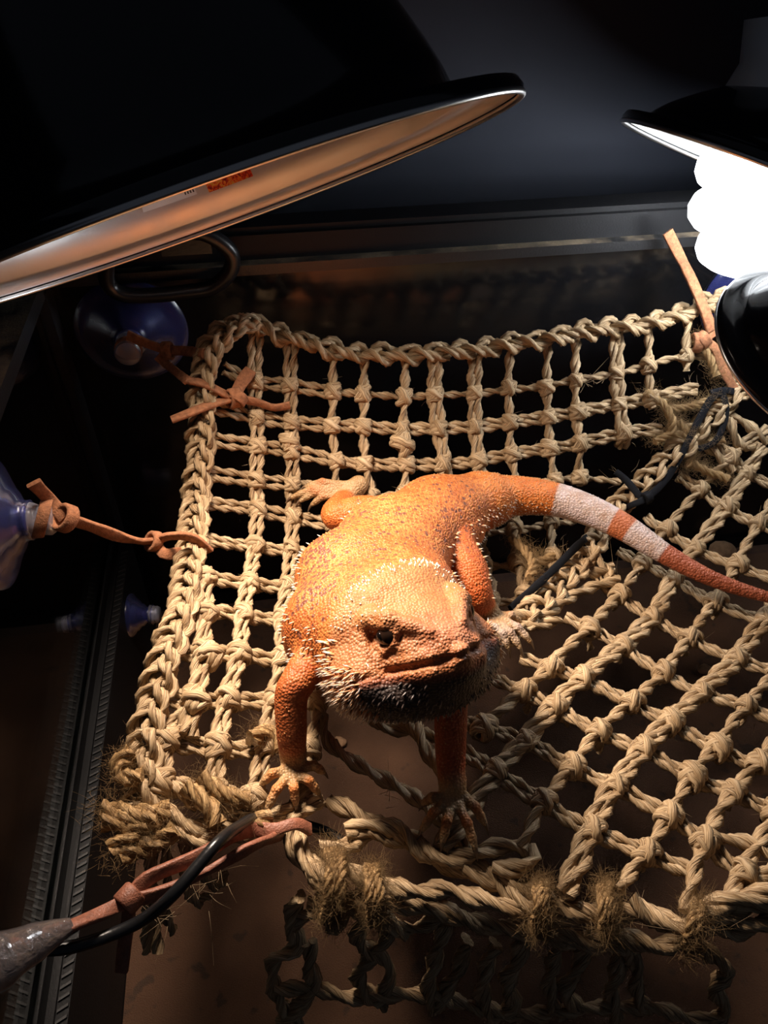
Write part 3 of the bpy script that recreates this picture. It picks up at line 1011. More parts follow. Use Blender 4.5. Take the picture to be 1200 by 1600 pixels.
# black rubber-coated clamp handle on the back rim
hd = thing('spring_clamp', at_y(268, 420, 0.389), 'black rubber-coated clamp handle loop gripping the back rim', 'clamp')
loop = [(168, 425), (172, 452), (196, 466), (240, 467), (290, 462), (332, 455), (360, 430), (362, 402), (335, 378), (300, 368), (230, 372), (180, 392)]
P, s = resample([at_y(x, y, 0.386 - 0.0002 * (467 - y) * 0.3) + np.array([0, 0, 0.002]) for x, y in loop], 0.002, True)
T, N, B = frames(P, (0, 1, 0), True)
g = Geo(); tube(g, P, N, B, 0.0040, 10, closed=True); g.obj('handle', M['black_rubber'], hd)
g = Geo()
c_ = at_y(290, 372, 0.384)
box(g, (c_[0] - 0.012, BACK_Y - 0.022, c_[2] - 0.006), (c_[0] + 0.012, BACK_Y - 0.0075, c_[2] + 0.010))
box(g, (c_[0] - 0.012, BACK_Y - 0.022, c_[2] + 0.006), (c_[0] + 0.012, BACK_Y + 0.030, c_[2] + 0.012))
g.obj('jaw', M['black_rubber'], hd, False)

# ------------------------------------------------------------------ suction cups
t = NT('clear_blue_rubber')
t.set(Roughness=0.24, IOR=1.40)
t.b.inputs['Transmission Weight'].default_value = 0.93
t.b.inputs['Base Color'].default_value = (0.22, 0.26, 0.80, 1)
t.l(t.bump(t.noise(t.coord(), 350, 2), 0.12, 0.0005), t.b.inputs['Normal'])
M['clear_blue_rubber'] = t.m
t = NT('milky_rubber')
t.set(Roughness=0.3, IOR=1.42)
t.b.inputs['Transmission Weight'].default_value = 0.80
t.b.inputs['Base Color'].default_value = (0.75, 0.75, 0.90, 1)
M['milky_rubber'] = t.m

def suction_cup(c, axis, R, label, knob=0.026, rk=0.0065):
    root = thing('suction_cup', c, label, 'suction cup', 'clear suction cups holding the nets to the glass')
    s = R / 0.033
    g = Geo()
    out = [(R, 0.0004), (R * .99, 0.0016), (R * .86, 0.0030), (R * .72, 0.0044), (R * .70, 0.0054), (R * .52, 0.0072), (R * .50, 0.0086), (R * .34, 0.0105), (R * .30, 0.0125), (rk * 1.25, 0.014)]
    inn = [(r_ * 0.97 if k else r_, max(h_ - 0.0020, 0.0003)) for k, (r_, h_) in enumerate(out)][::-1]
    lathe(g, out + [(0.0, 0.0142)] + [(0.0, 0.0115)] + inn, c, axis, 72)
    g.obj('cup', M['clear_blue_rubber'], root)
    g = Geo()
    lathe(g, [(0.0, 0.012), (rk * 1.2, 0.0122), (rk * 1.05, 0.015), (rk * 0.82, 0.018), (rk * 0.80, knob - 0.006), (rk, knob - 0.004), (rk * 1.04, knob - 0.0015), (rk * .9, knob), (0, knob)], c, axis, 32)
    g.obj('hub', M['milky_rubber'], root)
    return root
CUP_BL = at_y(206, 517, BACK_Y - 0.0003)
suction_cup(CUP_BL, (0, -1, 0), 0.0300, 'clear suction cup on the back glass under the clamp handle')
CUP_L = at_x(-8, 818, LEFT_X - 0.0019)
suction_cup(CUP_L, (1, 0, 0), 0.0265, 'bluish clear suction cup pressed on the left glass', knob=0.0225)
CUP_R = at_y(1172, 466, BACK_Y - 0.0003)
suction_cup(CUP_R, (0, -1, 0), 0.0310, 'clear suction cup on the back glass behind the glossy black dome')
CUP_S = np.array([LEFT_X + 0.0088, at_x(196, 912, LEFT_X + 0.012)[1], at_x(196, 912, LEFT_X + 0.012)[2]])
CUP_S[2] = min(CUP_S[2], 0.070)
suction_cup(CUP_S, (1, -0.1, 0), 0.0135, 'small cloudy suction cup low on the black channel below the ribbed strip', knob=0.018, rk=0.005)

# ------------------------------------------------------------------ leather straps
LW, LT = 0.0052, 0.0019
def strap(name, label, pieces, m='leather'):
    root = thing(name, pieces[0][1][0], label, 'strap')
    for nm, pts, ref, tw, w in pieces:
        g = Geo(); strip(g, pts, w or LW, LT, ref, tw)
        g.obj(nm, M[m], root)
    return root
TOC = -FWD
hubB = CUP_BL + np.array([0.0, -1, 0]) * 0.019
def ring(c, axis, r, squash=1.0, n=10, skew=0.0):
    ax, u, w = frame_of(axis)
    th = np.linspace(0, 2 * np.pi, n, endpoint=False)
    return [c + r * (math.cos(x) * u + squash * math.sin(x) * w) + ax * skew * math.cos(x) for x in th]
def band(parent, c, axis, r, w, squash=1.0, m='leather', name='loop', skew=0.0):
    """thong wrapped round something: a closed flat band"""
    P, s = resample(ring(c, axis, r, squash, 12, skew), 0.0018, True)
    ax, u, w_ = frame_of(axis)
    g = Geo()
    n = len(P)
    rad = P - c; rad /= np.linalg.norm(rad, axis=1)[:, None]
    prof = np.array([[-.5, -.3], [-.4, -.5], [.4, -.5], [.5, -.3], [.5, .3], [.4, .5], [-.4, .5], [-.5, .3]])
    mm = len(prof)
    V = P[:, None] + ax[None, None] * (prof[None, :, 0:1] * w) + rad[:, None] * (prof[None, :, 1:2] * LT)
    idx = np.arange(n * mm).reshape(n, mm); b = np.roll(idx, -1, 0)
    g.add(V.reshape(-1, 3), np.stack([idx, np.roll(idx, -1, 1), np.roll(b, -1, 1), b], -1).reshape(-1, 4))
    return g.obj(name, M[m], parent)

# back-left: hub -> net
k1 = at_y(262, 548, 0.372)
s1 = strap('leather_strap', 'brown leather strap from the back-glass suction cup to the net\'s corner', [
    ('thong', [at_y(200, 524, 0.379), at_y(228, 536, 0.374), k1], TOC, [0.5, 0.9, 0.7], LW),
    ('thong', [k1, at_y(285, 548, 0.370), on_net(318, 552, 0.006)], TOC, None, LW * .9),
    ('thong', [at_y(246, 556, 0.374), at_y(266, 574, 0.370), on_net(292, 594, 0.003)], TOC, None, LW * .9)])
band(s1, k1, at_y(285, 548, 0.370) - k1, 0.0042, 0.005, 0.7, name='knot_loop')
band(s1, hubB - np.array([0, .001, 0]), (0, -1, 0), 0.0062, 0.004)
# knot with two tails on the net's corner
k2 = on_net(366, 622, 0.009)
s2 = strap('leather_strap', 'brown leather strap knotted round the net\'s corner braid with two loose ends', [
    ('loose_end', [k2, on_net(330, 632, 0.010), on_net(296, 645, 0.010), on_net(268, 656, 0.008)], ZUP, None, 0.0056),
    ('loose_end', [k2, on_net(376, 600, 0.010), on_net(392, 578, 0.010)], TOC, [0, .3, 0], 0.0066),
    ('loose_end', [k2, on_net(400, 628, 0.008), on_net(428, 637, 0.007), on_net(453, 633, 0.007)], TOC, [0.2, 0.9, 0.6], 0.0040),
    ('thong', [on_net(292, 594, 0.003), on_net(320, 600, 0.009), on_net(350, 615, 0.009), k2], ZUP, None, LW)])
band(s2, k2, on_net(330, 632, 0.010) - k2, 0.0046, 0.0065, 0.75, name='knot_loop')
band(s2, k2 + RIGHT * 0.002, on_net(392, 578, 0.010) - k2, 0.0044, 0.0055, 0.8, name='knot_loop')
# left: cup -> net
hl = CUP_L + np.array([0.0180, 0, 0])
k3 = hl + RIGHT * 0.0092 + np.array([0, 0, 0.0005])
e3 = on_net(240, 846, 0.006)
pA = k3 * 0.72 + e3 * 0.28 + np.array([0, 0, -0.001]); pB = k3 * 0.35 + e3 * 0.65 + np.array([0, 0, -0.003])
s3 = strap('leather_strap', 'brown leather strap from the left-glass suction cup to the braided edge', [
    ('loose_end', [k3, k3 + (at_depth(66, 755, .31) - at_depth(90, 783, .31)), k3 + (at_depth(40, 727, .30) - at_depth(90, 783, .31))], TOC, [0, 0.3, 0.1], 0.0052),
    ('thong', [k3, pA, pB, e3, on_net(262, 838, 0.009), on_net(300, 840, 0.011), on_net(326, 862, 0.004)], TOC, [0.2, 0.5, 0.2, 1.0, 0.3, 0, 0], 0.0050),
    ('thong', [e3 + np.array([0.001, 0, -0.003]), on_net(258, 866, 0.002), on_net(285, 862, -0.004)], TOC, None, 0.0050)])
band(s3, hl, (1, 0, 0), 0.0066, 0.0050, skew=0.003)
band(s3, k3, pA - k3, 0.0050, 0.0055, 0.85, name='knot_loop')
band(s3, e3, e3 - pB, 0.0040, 0.0048, 0.8, name='knot_loop')
# right: long loose end and knot at the net's right corner
k4 = on_net(1098, 532, 0.008)
s4 = strap('leather_strap', 'light brown leather strap standing up beside the spiral bulb, tied to the net', [
    ('loose_end', [on_net(1112, 516, 0.011), on_net(1103, 490, 0.015), at_y(1082, 440, 0.368), at_y(1058, 392, 0.376), at_y(1043, 362, 0.380)], TOC, [0.1, 0.2, 0.1, 0, 0], 0.0056),
    ('thong', [k4, on_net(1120, 512, 0.010), on_net(1132, 482, 0.008), CUP_R + np.array([-0.0075, -0.019, -0.002])], TOC, None, LW),
    ('loose_end', [k4, on_net(1118, 545, 0.008), on_net(1132, 580, 0.008), on_net(1148, 610, 0.006)], TOC, [0, .4, 0.2], 0.0046)])
band(s4, k4, on_net(1120, 512, 0.010) - k4, 0.0046, 0.0060, 0.75, name='knot_loop')
band(s4, on_net(1088, 536, 0.006), RIGHT, 0.0050, 0.0050, 0.8, name='knot_loop')
# lower left: strap looped round the gathered net, twisted, its end taped
lowz = 0.186
kz = at_z(202, 1405, lowz)
m5 = 'dark_leather'
s5 = strap('leather_strap', 'long reddish leather strap looped round the gathered net above the floor mat', [
    ('thong', [kz, at_z(232, 1372, lowz + .002), at_z(300, 1342, lowz), at_z(360, 1310, lowz - .002), on_net(395, 1296, 0.008), on_net(430, 1296, 0.009), on_net(462, 1287, 0.010), on_net(484, 1296, 0.004)], TOC, [0, .6, .2, .9, .4, .1, 0], 0.0044),
    ('thong', [kz, at_z(235, 1400, lowz - .001), at_z(290, 1378, lowz - .002), at_z(345, 1350, lowz - .003), at_z(400, 1320, lowz - .006), on_net(440, 1304, 0.002)], TOC, [0, .4, .9, .3, .8, .4], 0.0044),
    ('thong', [kz, at_z(165, 1424, lowz + .004), at_z(120, 1443, lowz + .010), at_z(85, 1458, lowz + .014)], TOC, [0, .8, 1.4, 1.2], 0.0042),
    ('loose_end', [kz, at_z(200, 1440, lowz - .004), at_z(194, 1480, lowz - .010), at_z(190, 1518, lowz - .016)], TOC, None, 0.0040)], m5)
band(s5, kz, at_z(232, 1372, lowz) - kz, 0.0040, 0.0060, 0.8, m5, 'knot_loop')
t = NT('clear_tape')
t.set(Roughness=0.10, IOR=1.5, Coat_Weight=1.0, Coat_Roughness=0.05)
t.b.inputs['Transmission Weight'].default_value = 0.50
t.b.inputs['Base Color'].default_value = (0.22, 0.185, 0.18, 1)
t.l(t.bump(t.noise(t.coord(), 260, 4, 0.6, 0.8), 0.5, 0.002), t.b.inputs['Normal'])
M['clear_tape'] = t.m
P, s = resample([at_z(108, 1447, lowz + .011), at_z(70, 1465, lowz + .015), at_z(20, 1490, lowz + .02), at_z(-40, 1522, lowz + .026), at_z(-120, 1565, lowz + 0.034)], 0.0012)
T, N, B = frames(P, TOC)
rr_ = np.interp(s / s[-1], [0, .1, .4, 1], [.0026, .0044, .0066, .0100]) * (1 + 0.05 * wob(len(P), 1.0, 3)[:, 0])
g = Geo(); tube(g, P, N, B, rr_, 14, ridge=0.05); g.obj('tape_wrap', M['clear_tape'], s5)

# black cable beside the lower strap
cb = [at_z(60, 1484, lowz + .006), at_z(110, 1480, lowz + .004), at_z(170, 1462, lowz), at_z(225, 1436, lowz + .001), at_z(270, 1398, lowz + .007), at_z(310, 1352, lowz + .009), at_z(345, 1312, lowz + .008), on_net(376, 1290, 0.015), on_net(398, 1279, 0.005), on_net(430, 1284, -0.008), on_net(480, 1290, -0.011), on_net(520, 1305, -0.013), on_net(548, 1330, -0.014)]
P, s = resample(cb, 0.002); T, N, B = frames(P, TOC)
g = Geo(); tube(g, P, N, B, 0.0020, 10)
tag(g.obj('black_cable', M['black_rubber']), 'thin round black cable running beside the lower leather strap', 'cable')
# flat black lace right of the tail
lace = thing('black_lace', on_net(1010, 780, 0.006), 'flat black lace threaded through the nets behind the white tail band', 'lace')
def lace_lift(x, y):
    if (x, y) in ((965, 800), (940, 822)): return -0.006     # passes under the tail, through the mesh
    return 0.002 if x < 812 else 0.009
for nm, pix in (('thong', [(1128, 612), (1110, 625), (1085, 670), (1062, 715), (1038, 752), (1010, 778), (985, 790), (965, 800)]),
                ('thong', [(1128, 612), (1134, 640), (1128, 670), (1115, 692), (1090, 702)]),
                ('thong', [(962, 737), (980, 752), (1000, 776), (1012, 780)]),
                ('thong', [(965, 800), (940, 822), (905, 850), (870, 885), (835, 918), (808, 942), (798, 952)]),
                ('thong', [(1110, 615), (1128, 610), (1146, 612)])):
    g = Geo(); strip(g, [on_net(x, y, lace_lift(x, y)) for x, y in pix], 0.0036, 0.0018, TOC); g.obj('cord', M['black_cord'], lace)
kk = on_net(1010, 778, 0.009)
band(lace, kk, on_net(985, 790, 0.009) - kk, 0.0026, 0.0045, m='black_cord', name='knot_loop')

# ------------------------------------------------------------------ jute twine
def twine(label, paths, R=0.0026, fuzz=14, cat='twine', zfun=None):
    pts0 = zfun(*paths[0][0]) if zfun else on_net(*paths[0][0], 0.006)
    root = thing('jute_twine', pts0, label, cat)
    allp = []
    for pa in paths:
        P = [zfun(*p) if zfun else on_net(*p, 0.006) for p in pa]
        g = Geo(); rope(g, P, R, R * 6, plies=3, sides=6, jit=0.2); g.obj('strand', M['jute'], root)
        Q, s = resample(P, 0.0035); allp += list(Q)
    frays(root, allp, int(fuzz * 3), 0.0046, 'fuzz', 'jute', 0.00006, up=1.0)
    return root
twine('fuzzy brown jute twine wound round the braided edge at the net\'s lower left corner', [
    [(205, 1170), (185, 1195), (190, 1220), (222, 1215)], [(160, 1265), (195, 1270), (235, 1268), (262, 1262)],
    [(165, 1278), (210, 1282), (250, 1280)], [(188, 1345), (215, 1322), (248, 1312), (272, 1300)], [(178, 1330), (205, 1300), (235, 1290)]], 0.0036, 26)
twine('fuzzy brown jute twine knotted across the mesh left of the lizard\'s forefoot', [
    [(318, 1212), (335, 1228), (360, 1244), (392, 1252)], [(300, 1226), (318, 1250), (334, 1278), (342, 1296)], [(392, 1150), (412, 1140), (432, 1150), (436, 1168)], [(388, 1290), (406, 1285), (422, 1279)]], 0.0034, 22)
twine('frayed golden jute twine in a tangle between the two nets beside the black lace', [
    [(1010, 615), (1035, 630), (1050, 655), (1048, 680)], [(1125, 620), (1080, 635), (1040, 640)], [(1020, 690), (1060, 680), (1095, 690), (1130, 690)],
    [(1075, 720), (1100, 735), (1128, 745), (1140, 752)], [(1085, 530), (1108, 560), (1120, 590)], [(1060, 660), (1085, 690), (1075, 730)]], 0.0024, 30)
twine('frayed jute twine hanging by the mesh under the curve of the tail', [[(800, 840), (825, 865), (835, 885), (828, 905)], [(835, 880), (865, 868)]], 0.0024, 26)
for lab, x, y0, y1, sl in (('thick fuzzy jute tie binding the nets\' borders beside the looped leather strap', 520, 1335, 1432, -4), ('jute tie binding the nets\' borders second from the looped strap', 582, 1362, 1436, 6),
                        ('jute tie binding the nets\' borders below the lizard\'s clawed forefoot', 845, 1385, 1450, 0), ('jute tie binding the nets\' borders at mid border among diamond cells', 946, 1390, 1458, 4),
                        ('jute tie binding the nets\' borders where the right braid begins', 1092, 1418, 1478, -12)):
    def zf(px, py, y0=y0, y1=y1):
        k_ = (py - y0 + 6) / (y1 - y0 + 12)
        return at_z(px, py, 0.1590 + 0.0165 * math.sin(math.pi * min(max(k_, 0), 1)) ** 0.6 - 0.012 * k_)
    paths = []
    for q in range(4 if 'thick' in lab else 3):
        o_ = (q - 1) * 7
        paths.append([(x + o_, y0 - 6), (x + o_, y0 + 4), (x + o_ + sl * .3, y0 * .7 + y1 * .3), (x + o_ + sl * .6, y0 * .35 + y1 * .65), (x + o_ + sl, y1 - 4), (x + o_ + sl, y1 + 6)])
    twine(lab, paths, 0.0017, 16, 'twine tie', zf)
# ------------------------------------------------------------------ bearded dragon: one implicit surface
HV = 0.00075
class Field:
    def __init__(self, lo, hi):
        self.lo = np.asarray(lo, float)
        self.n = np.ceil((np.asarray(hi) - self.lo) / HV).astype(int) + 1
        self.d = np.full(self.n, 0.05, np.float32)
    def block(self, lo, hi):
        a = np.clip(np.floor((np.asarray(lo) - self.lo) / HV).astype(int), 0, self.n - 1)
        b = np.clip(np.ceil((np.asarray(hi) - self.lo) / HV).astype(int) + 1, 1, self.n)
        ax = [(self.lo[k] + np.arange(a[k], b[k]) * HV).astype(np.float32) for k in range(3)]
        sl = tuple(slice(a[k], b[k]) for k in range(3))
        return sl, ax
    def add(self, fn, lo, hi, k=0.004):
        sl, ax = self.block(lo, hi)
        X, Y, Z = np.meshgrid(*ax, indexing='ij', sparse=True)
        e = fn(X, Y, Z)
        c = self.d[sl]
        h = np.clip(0.5 + 0.5 * (c - e) / k, 0, 1)
        self.d[sl] = c * (1 - h) + e * h - k * h * (1 - h)
    def cut(self, fn, lo, hi, k=0.0012):
        sl, ax = self.block(lo, hi)
        X, Y, Z = np.meshgrid(*ax, indexing='ij', sparse=True)
        e = -fn(X, Y, Z)
        c = self.d[sl]
        h = np.clip(0.5 - 0.5 * (c - e) / k, 0, 1)
        self.d[sl] = c * (1 - h) + e * h + k * h * (1 - h)

def smooth_limb(F, pts, rad, k):
    D, s_ = resample(pts, 0.003)
    c_ = np.concatenate([[0], np.cumsum(np.linalg.norm(np.diff(np.asarray(pts), axis=0), axis=1))])
    limb(F, list(D), list(np.interp(s_ / s_[-1] * c_[-1], c_, rad)), k, dense=0.0012)

def limb(F, pts, rad, k=0.004, dense=None):
    """chain of round cones"""
    for i in range(len(pts) - 1):
        a, b, ra, rb = np.asarray(pts[i], np.float32), np.asarray(pts[i + 1], np.float32), rad[i], rad[i + 1]
        m = max(ra, rb) + 0.008
        lo, hi = np.minimum(a, b) - m, np.maximum(a, b) + m
        ab = b - a; L2 = float(ab @ ab) + 1e-12
        def fn(X, Y, Z, a=a, ab=ab, L2=L2, ra=ra, rb=rb):
            t = np.clip(((X - a[0]) * ab[0] + (Y - a[1]) * ab[1] + (Z - a[2]) * ab[2]) / L2, 0, 1)
            q = np.sqrt((X - a[0] - t * ab[0]) ** 2 + (Y - a[1] - t * ab[1]) ** 2 + (Z - a[2] - t * ab[2]) ** 2)
            return q - (ra + (rb - ra) * t)
        F.add(fn, lo, hi, k if (i < 3 or dense is None) else dense)

def loft(F, pts, W, Hh, k=0.006, up=ZUP):
    for i in range(len(pts) - 1):
        a, b = pts[i], pts[i + 1]
        ab = b - a; L = np.linalg.norm(ab); T = ab / L
        lat = np.cross(T, up); lat /= np.linalg.norm(lat); ver = np.cross(lat, T)
        m = max(W[i], W[i + 1]) + 0.012
        def fn(X, Y, Z, i=i, a=a, T=T, L=L, lat=lat, ver=ver):
            qx, qy, qz = X - a[0], Y - a[1], Z - a[2]
            s = qx * T[0] + qy * T[1] + qz * T[2]
            t = np.clip(s / L, 0, 1)
            w = W[i] + (W[i + 1] - W[i]) * t; h = Hh[i] + (Hh[i + 1] - Hh[i]) * t
            l = (qx * lat[0] + qy * lat[1] + qz * lat[2]) / w
            v = (qx * ver[0] + qy * ver[1] + qz * ver[2]) / h
            e = (s - t * L) / np.minimum(w, h)
            return ((np.abs(l) ** 2.2 + np.abs(v) ** 2.2 + np.abs(e) ** 2.2) ** (1 / 2.2) - 1) * np.minimum(w, h) * 0.9
        F.add(fn, np.minimum(a, b) - m, np.maximum(a, b) + m, k)

def ellip(F, c, axes, rad, k=0.005, cut=False):
    axes = np.asarray(axes); rad = np.asarray(rad)
    m = rad.max() + 0.010
    def fn(X, Y, Z):
        q = [X - c[0], Y - c[1], Z - c[2]]
        s = 0
        for j in range(3):
            s = s + ((q[0] * axes[j][0] + q[1] * axes[j][1] + q[2] * axes[j][2]) / rad[j]) ** 2
        return (np.sqrt(s) - 1) * rad.min()
    (F.cut if cut else F.add)(fn, np.asarray(c) - m, np.asarray(c) + m, k)

# --- head frame
HF = RIGHT * 0.50 + FWDH * -0.65 + ZUP * 0.55; HF /= np.linalg.norm(HF)
HU = ZUP * 0.80 + RIGHT * -0.15 + FWDH * 0.58; HU = HU - (HU @ HF) * HF; HU /= np.linalg.norm(HU)
HL = np.cross(HU, HF)          # towards the animal's left
HO = at_depth(664, 996, 0.286)
SF, SL, SU = 0.90, 1.12, 1.04
FA, FB = [-60, -3, 3, 60], [-3 - 57 * 0.72, -3, 3, 3 + 57 * 0.80]
def hp(f, l, u):               # millimetres in the head frame
    f = np.interp(f, FA, FB)
    return HO + (HF * f * SF + HL * l * SL + HU * u * SU) * 0.001

S_F = np.array([-30, -24, -16, -6, 2, 9, 16, 22, 26, 28.5])
S_W = np.array([15, 19.5, 22, 21.5, 18.5, 15.5, 13, 10.5, 7.5, 3.5])
S_T = np.array([2.5, 6.0, 10.5, 13.6, 13.4, 11.2, 8.6, 6.4, 4.0, 1.5])
S_B = np.array([-10, -13, -15, -15, -14, -12.5, -11, -9.5, -7.5, -5])

NECK = cf(0.002, 0.197, 0.206)
TR = [cf(0.004, 0.190, 0.204), cf(-0.003, 0.206, 0.196), cf(-0.006, 0.230, 0.191), cf(0.006, 0.257, 0.187), cf(0.027, 0.283, 0.182), cf(0.046, 0.297, 0.180)]
TR_W = [0.025, 0.035, 0.030, 0.0245, 0.0195, 0.0145]
TR_H = [0.021, 0.023, 0.0225, 0.0205, 0.0175, 0.0135]
TAIL_PX = [(742, 786, .180), (800, 775, .1785), (865, 780, .1785), (922, 798, .1775), (975, 824, .1760), (1040, 866, .1725), (1112, 904, .1692), (1200, 933, .1665), (1285, 948, .1650)]
TAIL = [at_z(*p) for p in TAIL_PX]
TAIL_R = [0.0135, 0.0102, 0.0085, 0.0076, 0.0066, 0.0049, 0.0037, 0.0026, 0.0012]

def nz(px, py, lift):
    return on_net(px, py, lift)
# limbs: list of (points, radii)
ARM_R = [cf(-0.022, 0.196, 0.198), at_z(468, 1062, .197), at_z(455, 1088, .193), nz(456, 1150, .019), nz(458, 1180, .0105)]
ARM_L = [cf(0.026, 0.186, 0.196), at_z(700, 1075, .196), at_z(704, 1108, .193), nz(704, 1180, .018), nz(707, 1228, .0105)]
ARM_RAD = [0.0082, 0.0063, 0.0059, 0.0053, 0.0044]
HIND_R = [cf(0.022, 0.276, 0.180), at_z(572, 803, .182), at_z(524, 806, .183), nz(540, 780, .009), nz(560, 758, .006)]
HIND_R_RAD = [0.010, 0.0088, 0.0066, 0.0056, 0.0044]
HIND_L = [cf(0.038, 0.276, 0.180), at_z(706, 850, .184), at_z(728, 893, .182), at_z(746, 932, .176), nz(760, 955, .006)]
HIND_L_RAD = [0.010, 0.0105, 0.0098, 0.0068, 0.0048]
PALMS = [(nz(457, 1192, .0085), [((443, 1205), (410, 1224)), ((448, 1216), (418, 1262)), ((458, 1220), (462, 1256)), ((470, 1213), (497, 1238)), ((477, 1198), (505, 1206))]),
         (nz(708, 1240, .0085), [((690, 1246), (662, 1256)), ((693, 1256), (660, 1296)), ((703, 1264), (692, 1314)), ((717, 1260), (742, 1324)), ((726, 1246), (757, 1286))]),
         (nz(555, 760, .008), [((530, 757), (478, 760)), ((522, 762), (456, 777)), ((518, 768), (470, 782)), ((522, 775), (488, 788)), ((548, 775), (523, 795))]),
         (nz(768, 962, .008), [((782, 962), (812, 972)), ((788, 970), (828, 1002)), ((782, 977), (812, 1012)), ((775, 980), (794, 1012)), ((765, 975), (778, 998))])]

allp = np.array([hp(28, 0, 0), hp(-30, 25, -25), hp(0, -30, 20)] + TR + TAIL + ARM_R + ARM_L + HIND_R + HIND_L + [nz(x, y, .005) for _, fs in PALMS for _, (x, y) in fs])
lo, hi = allp.min(0) - 0.045, allp.max(0) + 0.02
lo = np.minimum(lo, np.array(TR).min(0) - 0.045); hi = np.maximum(hi, np.array(TR).max(0) + np.array([.03, .02, .03]))
lo[2] = max(lo[2], 0.145)
F = Field(lo, hi)
loft(F, TR, TR_W, TR_H, 0.008)
TD, ts_ = resample(TAIL, 0.004)
cum = np.concatenate([[0], np.cumsum(np.linalg.norm(np.diff(np.asarray(TAIL), axis=0), axis=1))])
limb(F, list(TD), list(np.interp(ts_ / ts_[-1] * cum[-1], cum, TAIL_R)), 0.004, dense=0.0006)
# chest, neck
ellip(F, cf(0.006, 0.187, 0.197), (RIGHT, FWDH, ZUP), (0.030, 0.020, 0.018), 0.008)
loft(F, [TR[1], NECK, hp(-18, 0, -2)], [0.030, 0.026, 0.021], [0.020, 0.0185, 0.0150], 0.007)
# head
def head_fn(X, Y, Z):
    q = [X - HO[0], Y - HO[1], Z - HO[2]]
    f = (q[0] * HF[0] + q[1] * HF[1] + q[2] * HF[2]) * 1000 / SF
    l = (q[0] * HL[0] + q[1] * HL[1] + q[2] * HL[2]) * 1000 / SL
    u = (q[0] * HU[0] + q[1] * HU[1] + q[2] * HU[2]) * 1000 / SU
    f = np.interp(f, FB, FA)
    fc = np.clip(f, S_F[0], S_F[-1])
    w = np.interp(fc, S_F, S_W); tp = np.interp(fc, S_F, S_T); bt = np.interp(fc, S_F, S_B)
    mid = (tp + bt) * 0.5; hh = (tp - bt) * 0.5
    v = (u - mid) / hh
    # the top is a narrower flat roof, the jaw line is the widest
    wv = w * np.where(v > 0.15, 1 - 0.36 * np.clip((v - 0.15) / 0.85, 0, 1) ** 1.3, 1 - 0.12 * np.clip((0.15 - v) / 1.15, 0, 1))
    e = (f - fc) / 5.0
    n = (np.abs(l / wv) ** 3.0 + np.abs(v) ** 3.0 + np.abs(e) ** 2.4) ** (1 / 3.0)
    return ((n - 1) * np.minimum(w, hh) * 0.8 * 0.001).astype(np.float32)
F.add(head_fn, HO - 0.045, HO + 0.045, 0.004)
for s in (-1, 1):
    # jowls and flared beard, brow shelf, cheek
    ellip(F, hp(-20, s * 19, -9), (HF, HL, HU), (0.013, 0.0095, 0.0105), 0.006)
    ellip(F, hp(-11, s * 23, -11), (HF, HL, HU), (0.013, 0.0085, 0.0095), 0.006)
    ellip(F, hp(-8, s * 14, -15), (HF, HL, HU), (0.016, 0.010, 0.0085), 0.006)
    limb(F, [hp(-14, s * 15.5, 8.5), hp(-6, s * 16.3, 10.6), hp(3, s * 14.0, 10.6), hp(12, s * 9.5, 8.2), hp(20, s * 6.5, 6.2)], [0.0030, 0.0036, 0.0032, 0.0022, 0.0014], 0.003)
    # upper lip band
    lip = [hp(27, s * 1.5, -2.0), hp(24, s * 9.0, -2.6), hp(16, s * 13.2, -3.6), hp(8, s * 16.2, -4.6), hp(-2, s * 19.2, -5.6), hp(-12, s * 21.2, -6.0), hp(-17, s * 21.6, -6.4)]
    limb(F, [p + HU * 0.0014 - HL * s * 0.0010 for p in lip], [0.0014] * 7, 0.002)
    limb(F, [p - HU * 0.0034 - HL * s * 0.0006 for p in lip], [0.0020] * 7, 0.002)
ellip(F, hp(-6, 0, -18), (HF, HL, HU), (0.022, 0.019, 0.010), 0.007)
ellip(F, hp(11, 0, -10), (HF, HL, HU), (0.0135, 0.0135, 0.0075), 0.005)
EYE = {}
MOUTH = []
